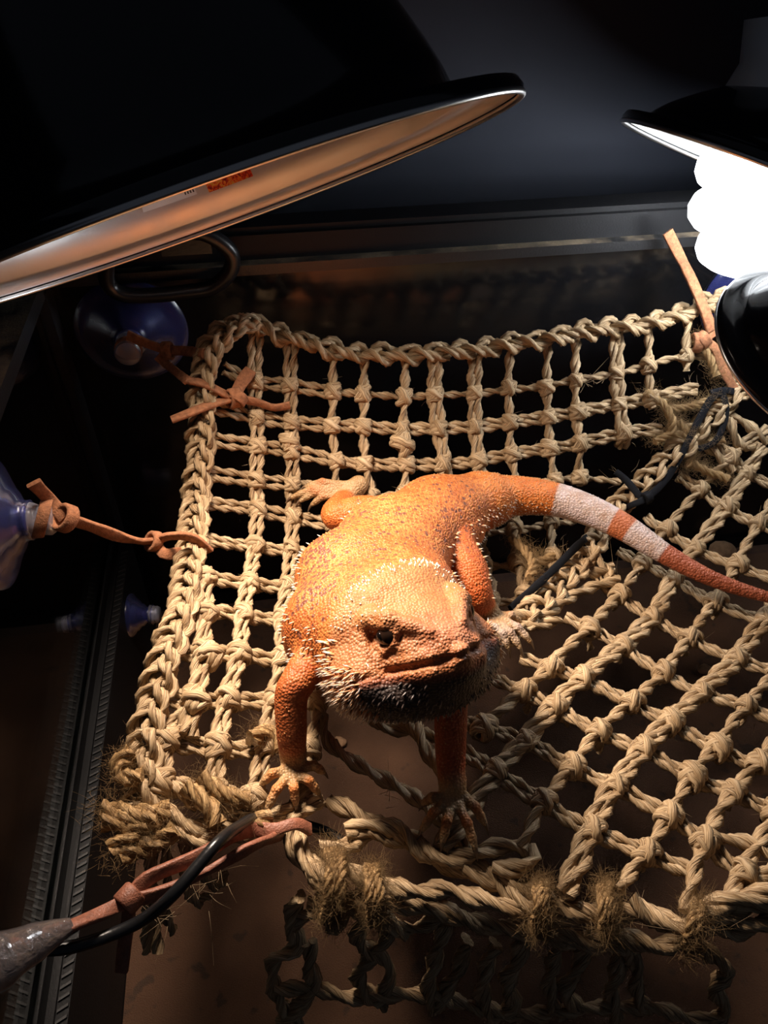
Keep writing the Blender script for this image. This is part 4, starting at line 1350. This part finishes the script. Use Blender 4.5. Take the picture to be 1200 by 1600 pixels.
for s in (-1, 1):
    c = hp(3.0, s * 14.0, 5.6); EYE[s] = c
    ellip(F, hp(3.0, s * 17.2, 5.0), (HF, HL, HU), (0.0064, 0.0054, 0.0054), 0.0015, cut=True)
    # mouth slit, nostril, ear
    prev = None
    for th_ in np.linspace(0.0, 2.12, 34):
        u_ = np.interp(th_, [0, 0.5, 1.2, 1.9, 2.12], [-1.6, -2.6, -4.8, -7.2, -7.0])
        dirv = HF * math.cos(th_) + HL * s * math.sin(th_)
        c0_ = hp(4.0, 0, u_)
        tt = np.linspace(0.006, 0.036, 240)
        Pm = c0_ + dirv * tt[:, None]
        ii = np.clip(np.round((Pm - F.lo) / HV).astype(int), 0, F.n - 1)
        dv = F.d[ii[:, 0], ii[:, 1], ii[:, 2]]
        k_ = np.argmax(dv > 0)
        cur = c0_ + dirv * (tt[k_] + 0.0001)
        if prev is not None and np.linalg.norm(cur - prev) < 0.006:
            a, b = prev.astype(np.float32), cur.astype(np.float32); ab = b - a; L2 = float(ab @ ab) + 1e-12
            def fn(X, Y, Z, a=a, ab=ab, L2=L2):
                t_ = np.clip(((X - a[0]) * ab[0] + (Y - a[1]) * ab[1] + (Z - a[2]) * ab[2]) / L2, 0, 1)
                return np.sqrt((X - a[0] - t_ * ab[0]) ** 2 + (Y - a[1] - t_ * ab[1]) ** 2 + (Z - a[2] - t_ * ab[2]) ** 2) - 0.0010
            MOUTH.append((fn, np.minimum(a, b) - 0.004, np.maximum(a, b) + 0.004))
        prev = cur
    ellip(F, hp(20.5, s * 10.3, 2.6), (HF, HL, HU), (0.0014, 0.0016, 0.0012), 0.0008, cut=True)
    ellip(F, hp(-18.0, s * 22.5, -1.0), (HF, HL, HU), (0.0026, 0.0042, 0.0034), 0.0010, cut=True)
    # eyelids: upper hood and lower rim
    limb(F, [hp(-3.2, s * 16.2, 6.0), hp(-0.2, s * 16.8, 9.2), hp(4.2, s * 15.9, 9.4), hp(8.6, s * 13.9, 6.8)], [0.0013, 0.0019, 0.0019, 0.0012], 0.0012)
    limb(F, [hp(-3.2, s * 16.4, 5.6), hp(-0.8, s * 17.4, 1.8), hp(3.6, s * 16.8, 0.6), hp(7.8, s * 15.0, 2.8), hp(8.8, s * 13.9, 6.6)], [0.0012, 0.0015, 0.0015, 0.0013, 0.0011], 0.0012)
for fn_, lo_, hi_ in MOUTH: F.cut(fn_, lo_, hi_, 0.0007)
# limbs
smooth_limb(F, ARM_R, ARM_RAD, 0.004); smooth_limb(F, ARM_L, ARM_RAD, 0.004)
smooth_limb(F, HIND_R, HIND_R_RAD, 0.003); smooth_limb(F, HIND_L, HIND_L_RAD, 0.003)
CLAWS = []
for pi, (pc, fingers) in enumerate(PALMS):
    wr = [ARM_R, ARM_L, HIND_R, HIND_L][pi][-1]
    limb(F, [wr, pc], [0.0044, 0.0041], 0.003)
    for (kx, ky), (tx, ty) in fingers:
        kn = nz(kx, ky, 0.0090); tip = nz(tx, ty, 0.0058)
        mid = kn * 0.5 + tip * 0.5 + ZUP * 0.0026
        m2 = kn * 0.2 + tip * 0.8 + ZUP * 0.0012
        limb(F, [pc, kn, mid, m2, tip], [0.0032, 0.0020, 0.0018, 0.0016, 0.0012], 0.0009)
        d = tip - m2; d[2] -= 0.0012; CLAWS.append((tip, d / np.linalg.norm(d)))

def surface_nets(D, lo):
    s = D < 0
    nx, ny, nz_ = D.shape
    cnt = np.zeros((nx - 1, ny - 1, nz_ - 1), np.uint8)
    for a in (0, 1):
        for b in (0, 1):
            for c in (0, 1):
                cnt += s[a:nx - 1 + a, b:ny - 1 + b, c:nz_ - 1 + c]
    act = (cnt > 0) & (cnt < 8)
    I = np.argwhere(act)
    idm = np.full(act.shape, -1, np.int32); idm[act] = np.arange(len(I))
    off = np.array([(a, b, c) for a in (0, 1) for b in (0, 1) for c in (0, 1)])
    val = np.stack([D[I[:, 0] + o[0], I[:, 1] + o[1], I[:, 2] + o[2]] for o in off], 1)
    acc = np.zeros((len(I), 3)); k = np.zeros(len(I))
    for p in range(8):
        for q in range(p + 1, 8):
            if np.abs(off[p] - off[q]).sum() != 1: continue
            vp, vq = val[:, p], val[:, q]
            m = (vp < 0) != (vq < 0)
            t_ = np.where(m, vp / np.where(m, vp - vq, 1), 0)
            acc += np.where(m[:, None], off[p] + t_[:, None] * (off[q] - off[p]), 0); k += m
    V = lo + (I + acc / k[:, None]) * HV
    quads = []
    for ax in range(3):
        sl0 = [slice(None)] * 3; sl1 = [slice(None)] * 3
        sl0[ax] = slice(0, -1); sl1[ax] = slice(1, None)
        e = np.argwhere(s[tuple(sl0)] != s[tuple(sl1)])
        u, w = (ax + 1) % 3, (ax + 2) % 3
        ok = (e[:, u] > 0) & (e[:, w] > 0) & (e[:, u] < D.shape[u] - 1) & (e[:, w] < D.shape[w] - 1)
        e = e[ok]
        ids = []
        for du, dw in ((-1, -1), (0, -1), (0, 0), (-1, 0)):
            c = e.copy(); c[:, u] += du; c[:, w] += dw
            ids.append(idm[c[:, 0], c[:, 1], c[:, 2]])
        qd = np.stack(ids, 1)
        inside = s[e[:, 0], e[:, 1], e[:, 2]]
        qd = np.where(inside[:, None], qd, qd[:, ::-1])
        quads.append(qd)
    Q = np.concatenate(quads)
    return V, Q[(Q >= 0).all(1)]

V, Q = surface_nets(F.d, F.lo)
del F
# ---- local coordinates for colouring (pigment, not light)
def polyline_param(P, pts):
    pts = np.asarray(pts); best = np.full(len(P), 1e9); par = np.zeros(len(P))
    for i in range(len(pts) - 1):
        a, ab = pts[i], pts[i + 1] - pts[i]
        t_ = np.clip((P - a) @ ab / (ab @ ab), 0, 1)
        d = np.linalg.norm(P - a - t_[:, None] * ab, axis=1)
        m = d < best
        best[m] = d[m]; par[m] = i + t_[m]
    return best, par
hv = (V - HO) * 1000
hf, hl, hu = hv @ HF / SF, hv @ HL / SL, hv @ HU / SU
hf = np.interp(hf, FB, FA)
d_tail, p_tail = polyline_param(V, TAIL)
d_tr, p_tr = polyline_param(V, TR)
d_ar, p_ar = polyline_param(V, ARM_R); d_al, p_al = polyline_param(V, ARM_L)
d_hr, p_hr = polyline_param(V, HIND_R); d_hl, p_hl = polyline_param(V, HIND_L)
palm = np.full(len(V), 1e9)
for pc, fs in PALMS:
    for (kx, ky), (tx, ty) in fs:
        dd, _ = polyline_param(V, [pc, nz(kx, ky, .006), nz(tx, ty, .0034)])
        palm = np.minimum(palm, dd)
head_m = np.clip((hf + 27) / 6, 0, 1) * (np.abs(hl) < 34) * np.clip((hu + 30) / 4, 0, 1) * (hf < 36) * (d_ar > 0.0095) * (d_al > 0.0095)
C = np.zeros((len(V), 4)); C[:, 3] = 1
W_ = np.array
def lay(mask, col):
    m = np.clip(mask, 0, 1)[:, None]
    C[:, :3] = C[:, :3] * (1 - m) + np.asarray(col) * m
ramp = lambda x, a, b: np.clip((x - a) / (b - a), 0, 1)
C[:, :3] = (0.70, 0.27, 0.065)
# flanks and belly
lat = np.zeros(len(V)); ver = np.zeros(len(V))
i0 = np.clip(p_tr.astype(int), 0, len(TR) - 2); fr = p_tr - i0
TRa = np.asarray(TR); cen = TRa[i0] + (TRa[i0 + 1] - TRa[i0]) * fr[:, None]
tw = np.interp(p_tr, range(len(TR)), TR_W); thh = np.interp(p_tr, range(len(TR)), TR_H)
tdir = TRa[i0 + 1] - TRa[i0]; tdir /= np.linalg.norm(tdir, axis=1)[:, None]
latv = np.cross(tdir, ZUP); latv /= np.linalg.norm(latv, axis=1)[:, None]
lat = ((V - cen) * latv).sum(1) / tw          # + = to the animal's left seen along the spine
ver = (V[:, 2] - cen[:, 2]) / thh
body_m = (p_tr > 0.02) & (p_tr < 4.98)
lay(body_m * ramp(np.abs(lat), 0.35, 0.75) * 0.55, (0.50, 0.20, 0.075))
lay(body_m * ramp(np.abs(lat), 0.80, 0.98) * 0.8, (0.70, 0.16, 0.03))
lay(ramp(-ver, 0.45, 0.8) * body_m, (0.50, 0.44, 0.38))
# limbs
for dd, pp, rr, hot in ((d_ar, p_ar, 0.0125, (0.52, 0.145, 0.035)), (d_al, p_al, 0.0125, (0.50, 0.115, 0.035)), (d_hr, p_hr, 0.0115, (0.68, 0.20, 0.04)), (d_hl, p_hl, 0.0125, (0.68, 0.165, 0.035))):
    lay(ramp(rr - dd, 0, 0.003) * ramp(pp, 0.4, 1.2), hot)
    lay(ramp(rr - dd, 0, 0.003) * ramp(pp, 3.3, 4.0), (0.52, 0.34, 0.15))
lay(ramp(0.0075 - palm, 0, 0.003), (0.55, 0.40, 0.20))
# head
lay(head_m * ramp(hf, -27, -20), (0.54, 0.23, 0.088))
lay(head_m * ramp(hu, 7, 11) * ramp(12 - hf, 0, 10), (0.52, 0.245, 0.088))
lay(head_m * ramp(hf, 8, 22) * ramp(hu, -2, 3), (0.56, 0.25, 0.12))
lay(head_m * ramp(-hu, 5.5, 8.0), (0.40, 0.12, 0.045))
lay(head_m * ramp(-hu, 6.5, 10.0) * ramp(hf, -20, -8), (0.045, 0.032, 0.028))
lay(head_m * ramp(np.abs(hl), 15, 21) * ramp(-hu, 2, 7) * ramp(-hf, 4, 12), (0.60, 0.13, 0.03))
# tail bands
onT = ((d_tail < 0.018) & (p_tail > 0.001)).astype(float)
lay(onT * ramp(p_tail, 0.0, 0.8), (0.74, 0.25, 0.05))
lay(onT * ramp(p_tail, 2.00, 2.06), (0.74, 0.66, 0.63))
lay(onT * ramp(p_tail, 3.66, 3.70), (0.62, 0.21, 0.08))
lay(onT * ramp(p_tail, 4.12, 4.16), (0.74, 0.66, 0.63))
lay(onT * ramp(p_tail, 4.93, 4.97), (0.46, 0.135, 0.06))
under = np.interp(p_tail, range(len(TAIL)), TAIL_R)
i1 = np.clip(p_tail.astype(int), 0, len(TAIL) - 2); TLa = np.asarray(TAIL)
tz = TLa[i1][:, 2] + (TLa[i1 + 1] - TLa[i1])[:, 2] * (p_tail - i1)
lay(onT * ramp(-(V[:, 2] - tz) / under, 0.35, 0.7) * (p_tail < 2.05) * ramp(p_tail, .1, .6), (0.62, 0.50, 0.40))
# dark blotches strength and spot size control channel
blot = body_m * ramp(-lat, 0.30, 0.62) * ramp(0.97 + lat, 0.0, 0.12) * ramp(ver, -0.1, 0.1) * ramp(p_tr, 0.2, 0.9) * ramp(3.2 - p_tr, 0, 1.2)
blot = np.maximum(blot, 0.16 * body_m * ramp(ver, 0.2, 0.5) * (1 - onT) * (p_tr < 4.6))
blot = blot * (1 - head_m)
spotm = body_m * (1 - onT) * (1 - head_m) * (ramp(0.0095 - palm, 0, .003) < 0.5)
limbm = np.maximum.reduce([ramp(0.012 - dd, 0, .003) * (pp > 0.8) for dd, pp in ((d_ar, p_ar), (d_al, p_al), (d_hr, p_hr), (d_hl, p_hl))])
spotm = spotm * (1 - limbm)

me = bpy.data.meshes.new('body')
me.vertices.add(len(V)); me.vertices.foreach_set('co', V.astype(np.float32).ravel())
me.loops.add(Q.size); me.loops.foreach_set('vertex_index', Q.astype(np.int32).ravel())
me.polygons.add(len(Q)); me.polygons.foreach_set('loop_start', (np.arange(len(Q)) * 4).astype(np.int32))
ca = me.color_attributes.new('pigment', 'FLOAT_COLOR', 'POINT'); ca.data.foreach_set('color', C.astype(np.float32).ravel())
aux = me.attributes.new('marks', 'FLOAT_VECTOR', 'POINT')
aux.data.foreach_set('vector', np.stack([blot, spotm, onT], 1).astype(np.float32).ravel())
me.update(calc_edges=True); me.validate()
me.polygons.foreach_set('use_smooth', np.ones(len(me.polygons), bool))

t = NT('lizard_skin')
v = t.coord()
pig = t.attr('pigment', 'Color')
mk = t.n('ShaderNodeSeparateXYZ'); t.l(t.attr('marks'), mk.inputs[0])
def voro(scale, feat='F1'):
    nd = t.n('ShaderNodeTexVoronoi', feature=feat)
    nd.inputs['Scale'].default_value = scale
    nd.inputs['Randomness'].default_value = 0.75
    t.l(v, nd.inputs['Vector'])
    return nd
v1 = voro(900); v1c = voro(900, 'DISTANCE_TO_EDGE')
v2 = voro(540)
n1 = t.noise(v, 160, 3); n2 = t.noise(v, 60, 3)
# mild crevice shade painted between scales; light speckle, darker scale centres on the back
edge = t.ramp(v1c.outputs['Distance'], [(0.02, (0.84, 0.80, 0.78)), (0.17, (1.04, 1.03, 1.0))])
col = t.mix(1.0, pig, edge, 'MULTIPLY')
vary = t.ramp(n1, [(0.3, (0.74, 0.62, 0.50)), (0.5, (0.95, 0.95, 0.95)), (0.72, (1.12, 1.22, 1.4))])
col = t.mix(0.85, col, vary, 'MULTIPLY')
dmask = t.ramp(v2.outputs['Distance'], [(0.36, (1, 1, 1)), (0.56, (0, 0, 0))])
rnd = t.n('ShaderNodeSeparateXYZ'); t.l(v2.outputs['Color'], rnd.inputs[0])
lite = t.mix(t.ramp(n2, [(0.40, (0, 0, 0)), (0.62, (1, 1, 1))]), (0.52, 0.17, 0.036), (0.64, 0.27, 0.07))
back = t.mix(t.math('MULTIPLY', dmask, 0.9), lite, (0.33, 0.085, 0.02))
back = t.mix(1.0, back, edge, 'MULTIPLY')
col = t.mix(t.math('MULTIPLY', mk.outputs[1], 0.80), col, back)
sel = t.math('LESS_THAN', rnd.outputs[0], t.math('MULTIPLY', mk.outputs[0], 0.80))
bl = t.math('MULTIPLY', t.ramp(v2.outputs['Distance'], [(0.46, (1, 1, 1)), (0.62, (0, 0, 0))]), sel)
col = t.mix(t.math('MULTIPLY', bl, 0.75), col, (0.115, 0.050, 0.042))
col = t.mix(1.0, col, (0.76, 0.65, 0.62), 'MULTIPLY')
t.l(col, t.b.inputs['Base Color'])
t.set(Roughness=0.52)
t.b.inputs['Specular IOR Level'].default_value = 0.4
t.b.inputs['Subsurface Weight'].default_value = 0.06
t.b.inputs['Subsurface Radius'].default_value = (0.002, 0.0008, 0.0004)
b1 = t.bump(v1.outputs['Distance'], 0.6, -0.0009)
b2 = t.bump(t.noise(v, 900, 2), 0.25, 0.0004, b1)
t.l(b2, t.b.inputs['Normal'])
M['lizard_skin'] = t.m
LOC = cf(0.01, 0.235, 0.165)
dragon = thing('bearded_dragon', LOC, 'orange bearded dragon lizard with white tail bands standing on the square-mesh net', 'lizard')
body = link('body', me, M['lizard_skin'], dragon)
nrm = np.zeros(len(me.vertices) * 3, np.float32)
me.vertex_normals.foreach_get('vector', nrm)
NRM = nrm.reshape(-1, 3).astype(float)

# ---- spines: joined per region, coloured from root to tip
t = NT('spine')
sv = t.n('ShaderNodeSeparateXYZ'); t.l(t.attr('fib'), sv.inputs[0])
t.l(t.ramp(sv.outputs[0], [(0.0, (0.50, 0.13, 0.03)), (0.35, (0.58, 0.30, 0.14)), (0.8, (0.78, 0.72, 0.64))]), t.b.inputs['Base Color'])
t.set(Roughness=0.4); M['spine'] = t.m
t = NT('dark_spine')
sv = t.n('ShaderNodeSeparateXYZ'); t.l(t.attr('fib'), sv.inputs[0])
t.l(t.ramp(sv.outputs[0], [(0.0, (0.02, 0.016, 0.016)), (0.5, (0.10, 0.07, 0.06)), (1.0, (0.40, 0.36, 0.34))]), t.b.inputs['Base Color'])
t.set(Roughness=0.35); M['dark_spine'] = t.m

simple('warm_scale', (0.50, 0.21, 0.07), 0.5)
def spines(name, mask, count, length, rad, back, m='spine', wnorm=0.6, sep=0.0011, seed=1):
    r = np.random.default_rng(seed)
    ids = np.where(mask)[0]
    if len(ids) == 0: return
    r.shuffle(ids)
    taken = []
    grid = {}
    for i in ids:
        key = tuple((V[i] / sep).astype(int))
        if key in grid: continue
        grid[key] = 1; taken.append(i)
        if len(taken) >= count: break
    g = Geo(); n = 5
    th = np.linspace(0, 2 * np.pi, n, endpoint=False)
    for i in taken:
        b = back(i) if callable(back) else back
        d = NRM[i] * wnorm + b * (1 - wnorm) + r.normal(size=3) * 0.10
        d /= np.linalg.norm(d)
        L = length * r.uniform(0.6, 1.15)
        u = np.cross(d, (0.3, 0.5, 0.8)); u /= np.linalg.norm(u); w = np.cross(d, u)
        p0 = V[i] - NRM[i] * 0.0005
        circ = np.cos(th)[:, None] * u + np.sin(th)[:, None] * w
        vv = np.concatenate([p0 + circ * rad, p0 + d * L * .5 + NRM[i] * L * .05 + circ * rad * .62, [p0 + d * L]])
        ff = [[k, (k + 1) % n, n + (k + 1) % n, n + k] for k in range(n)]
        aa = np.concatenate([np.zeros((n, 3)), np.full((n, 3), .5), np.ones((1, 3))])
        g.add(vv, ff, aa)
        g.add(vv[n:], [[k, (k + 1) % n, n] for k in range(n)], aa[n:])
    o = g.obj(name, M[m], dragon)
    o['kind'] = 'stuff'
    return o
hm = head_m > 0.5
BK = -HF
dn_ = NRM @ HU
spines('beard_spines', (head_m > 0.05) & (np.abs(hl) > 14) & (hu < -3) & (hu > -20) & (hf < 4) & (hf > -30), 520, 0.0050, 0.00048, BK * .8 - HU * .5, wnorm=0.45, seed=2)
spines('throat_spines', hm & (hu < -8.5) & (hf > -16) & (hf < 24), 420, 0.0030, 0.00055, BK * .8 - HU * .5, 'dark_spine', 0.45, 0.0013, 3)
spines('cheek_spines', (head_m > 0.1) & (np.abs(hl) > 15) & (hu > -4) & (hu < 4) & (hf < -17) & (hf > -30), 70, 0.0042, 0.0007, BK * .9, wnorm=0.45, seed=4)
spines('crest_spines', (hf > -27) & (hf < -17) & (hu > 4.5) & (np.abs(hl) < 19), 90, 0.0020, 0.00045, BK * .7 + HU * .5, wnorm=0.5, seed=5)
spines('brow_scales', hm & (hu > 7) & (np.abs(hl) > 12.5) & (hf < 4), 70, 0.0013, 0.0006, BK, wnorm=0.8, seed=12)
flank = body_m & (np.abs(lat) > 0.86) & (np.abs(ver) < 0.55) & (palm > 0.01) & (limbm < 0.3) & (p_tr > 0.15) & (head_m < 0.2)
spines('flank_spines', flank, 300, 0.0028, 0.0005, lambda i: latv[i] * np.sign(lat[i]) * .9, wnorm=0.45, seed=6)
dors = body_m & (ver > 0.25) & (head_m < 0.2) & (limbm < 0.3) & (onT < .5)
spines('back_scales', dors, 700, 0.0009, 0.0006, lambda i: tdir[i], 'warm_scale', wnorm=0.75, sep=0.0021, seed=7)
spines('tail_spines', (onT > .5) & (p_tail < 2.0) & (p_tail > 0.05) & (NRM[:, 2] < 0.45) & (NRM[:, 2] > -0.7), 320, 0.0013, 0.0006, lambda i: (TLa[i1[i] + 1] - TLa[i1[i]]) / np.linalg.norm(TLa[i1[i] + 1] - TLa[i1[i]]), wnorm=0.6, sep=0.0016, seed=8)
spines('tail_dorsal_scales', (onT > .5) & (p_tail < 2.0) & (p_tail > 0.05) & (NRM[:, 2] > 0.3), 420, 0.0012, 0.0006, lambda i: (TLa[i1[i] + 1] - TLa[i1[i]]) / np.linalg.norm(TLa[i1[i] + 1] - TLa[i1[i]]), 'warm_scale', 0.6, 0.0016, 13)
t = NT('tail_bump'); t.b.inputs['Base Color'].default_value = (0.72, 0.64, 0.61, 1); t.set(Roughness=0.5); M['tail_bump'] = t.m
spines('tail_scales', (onT > .5) & (((p_tail > 2.08) & (p_tail < 3.64)) | ((p_tail > 4.16) & (p_tail < 4.9))), 420, 0.0008, 0.0006, lambda i: (TLa[i1[i] + 1] - TLa[i1[i]]) / np.linalg.norm(TLa[i1[i] + 1] - TLa[i1[i]]), 'tail_bump', 0.65, 0.0017, 9)
legs = (limbm > 0.6) & (palm > 0.006)
spines('leg_scales', legs, 620, 0.0009, 0.0006, np.array([0, 0, -1.0]), 'warm_scale', wnorm=0.7, sep=0.0017, seed=10)
thigh = (d_hl < 0.013) & (p_hl > 0.9) & (p_hl < 3.2) & (NRM @ RIGHT > 0.75)
spines('thigh_spines', thigh, 40, 0.0026, 0.0006, RIGHT, wnorm=0.5, sep=0.0016, seed=11)

# ---- eyes and claws
t = NT('eyeball'); t.b.inputs['Base Color'].default_value = (0.018, 0.009, 0.006, 1); t.set(Roughness=0.12); M['eyeball'] = t.m
simple('pupil', (0.004, 0.003, 0.003), 0.05)
simple('claw', (0.16, 0.10, 0.06), 0.35)
for s in (-1, 1):
    g = Geo(); lathe(g, [(0.0, -0.0047)] + [(0.0047 * math.cos(a), 0.0047 * math.sin(a)) for a in np.linspace(-1.4, 1.4, 14)] + [(0.0, 0.0047)], EYE[s], HL * s, 28)
    e = g.obj('eye', M['eyeball'], dragon)
    g = Geo(); c = EYE[s] + HL * s * 0.00445
    lathe(g, [(0.0, 0.0005), (0.0011, 0.00042), (0.0018, 0.0001), (0.0019, -0.0006), (0.0, -0.0008)], c, HL * s + HF * .15, 20)
    g.obj('pupil', M['pupil'], e)
for tip, d in CLAWS:
    g = Geo()
    P, s_ = resample([tip - d * 0.0012, tip + d * 0.0018 + ZUP * 0.0004, tip + d * 0.0044 - ZUP * 0.0010], 0.0009)
    T, N, B = frames(P); tube(g, P, N, B, np.linspace(0.0011, 0.00018, len(P)), 6)
    g.obj('claw', M['claw'], dragon)
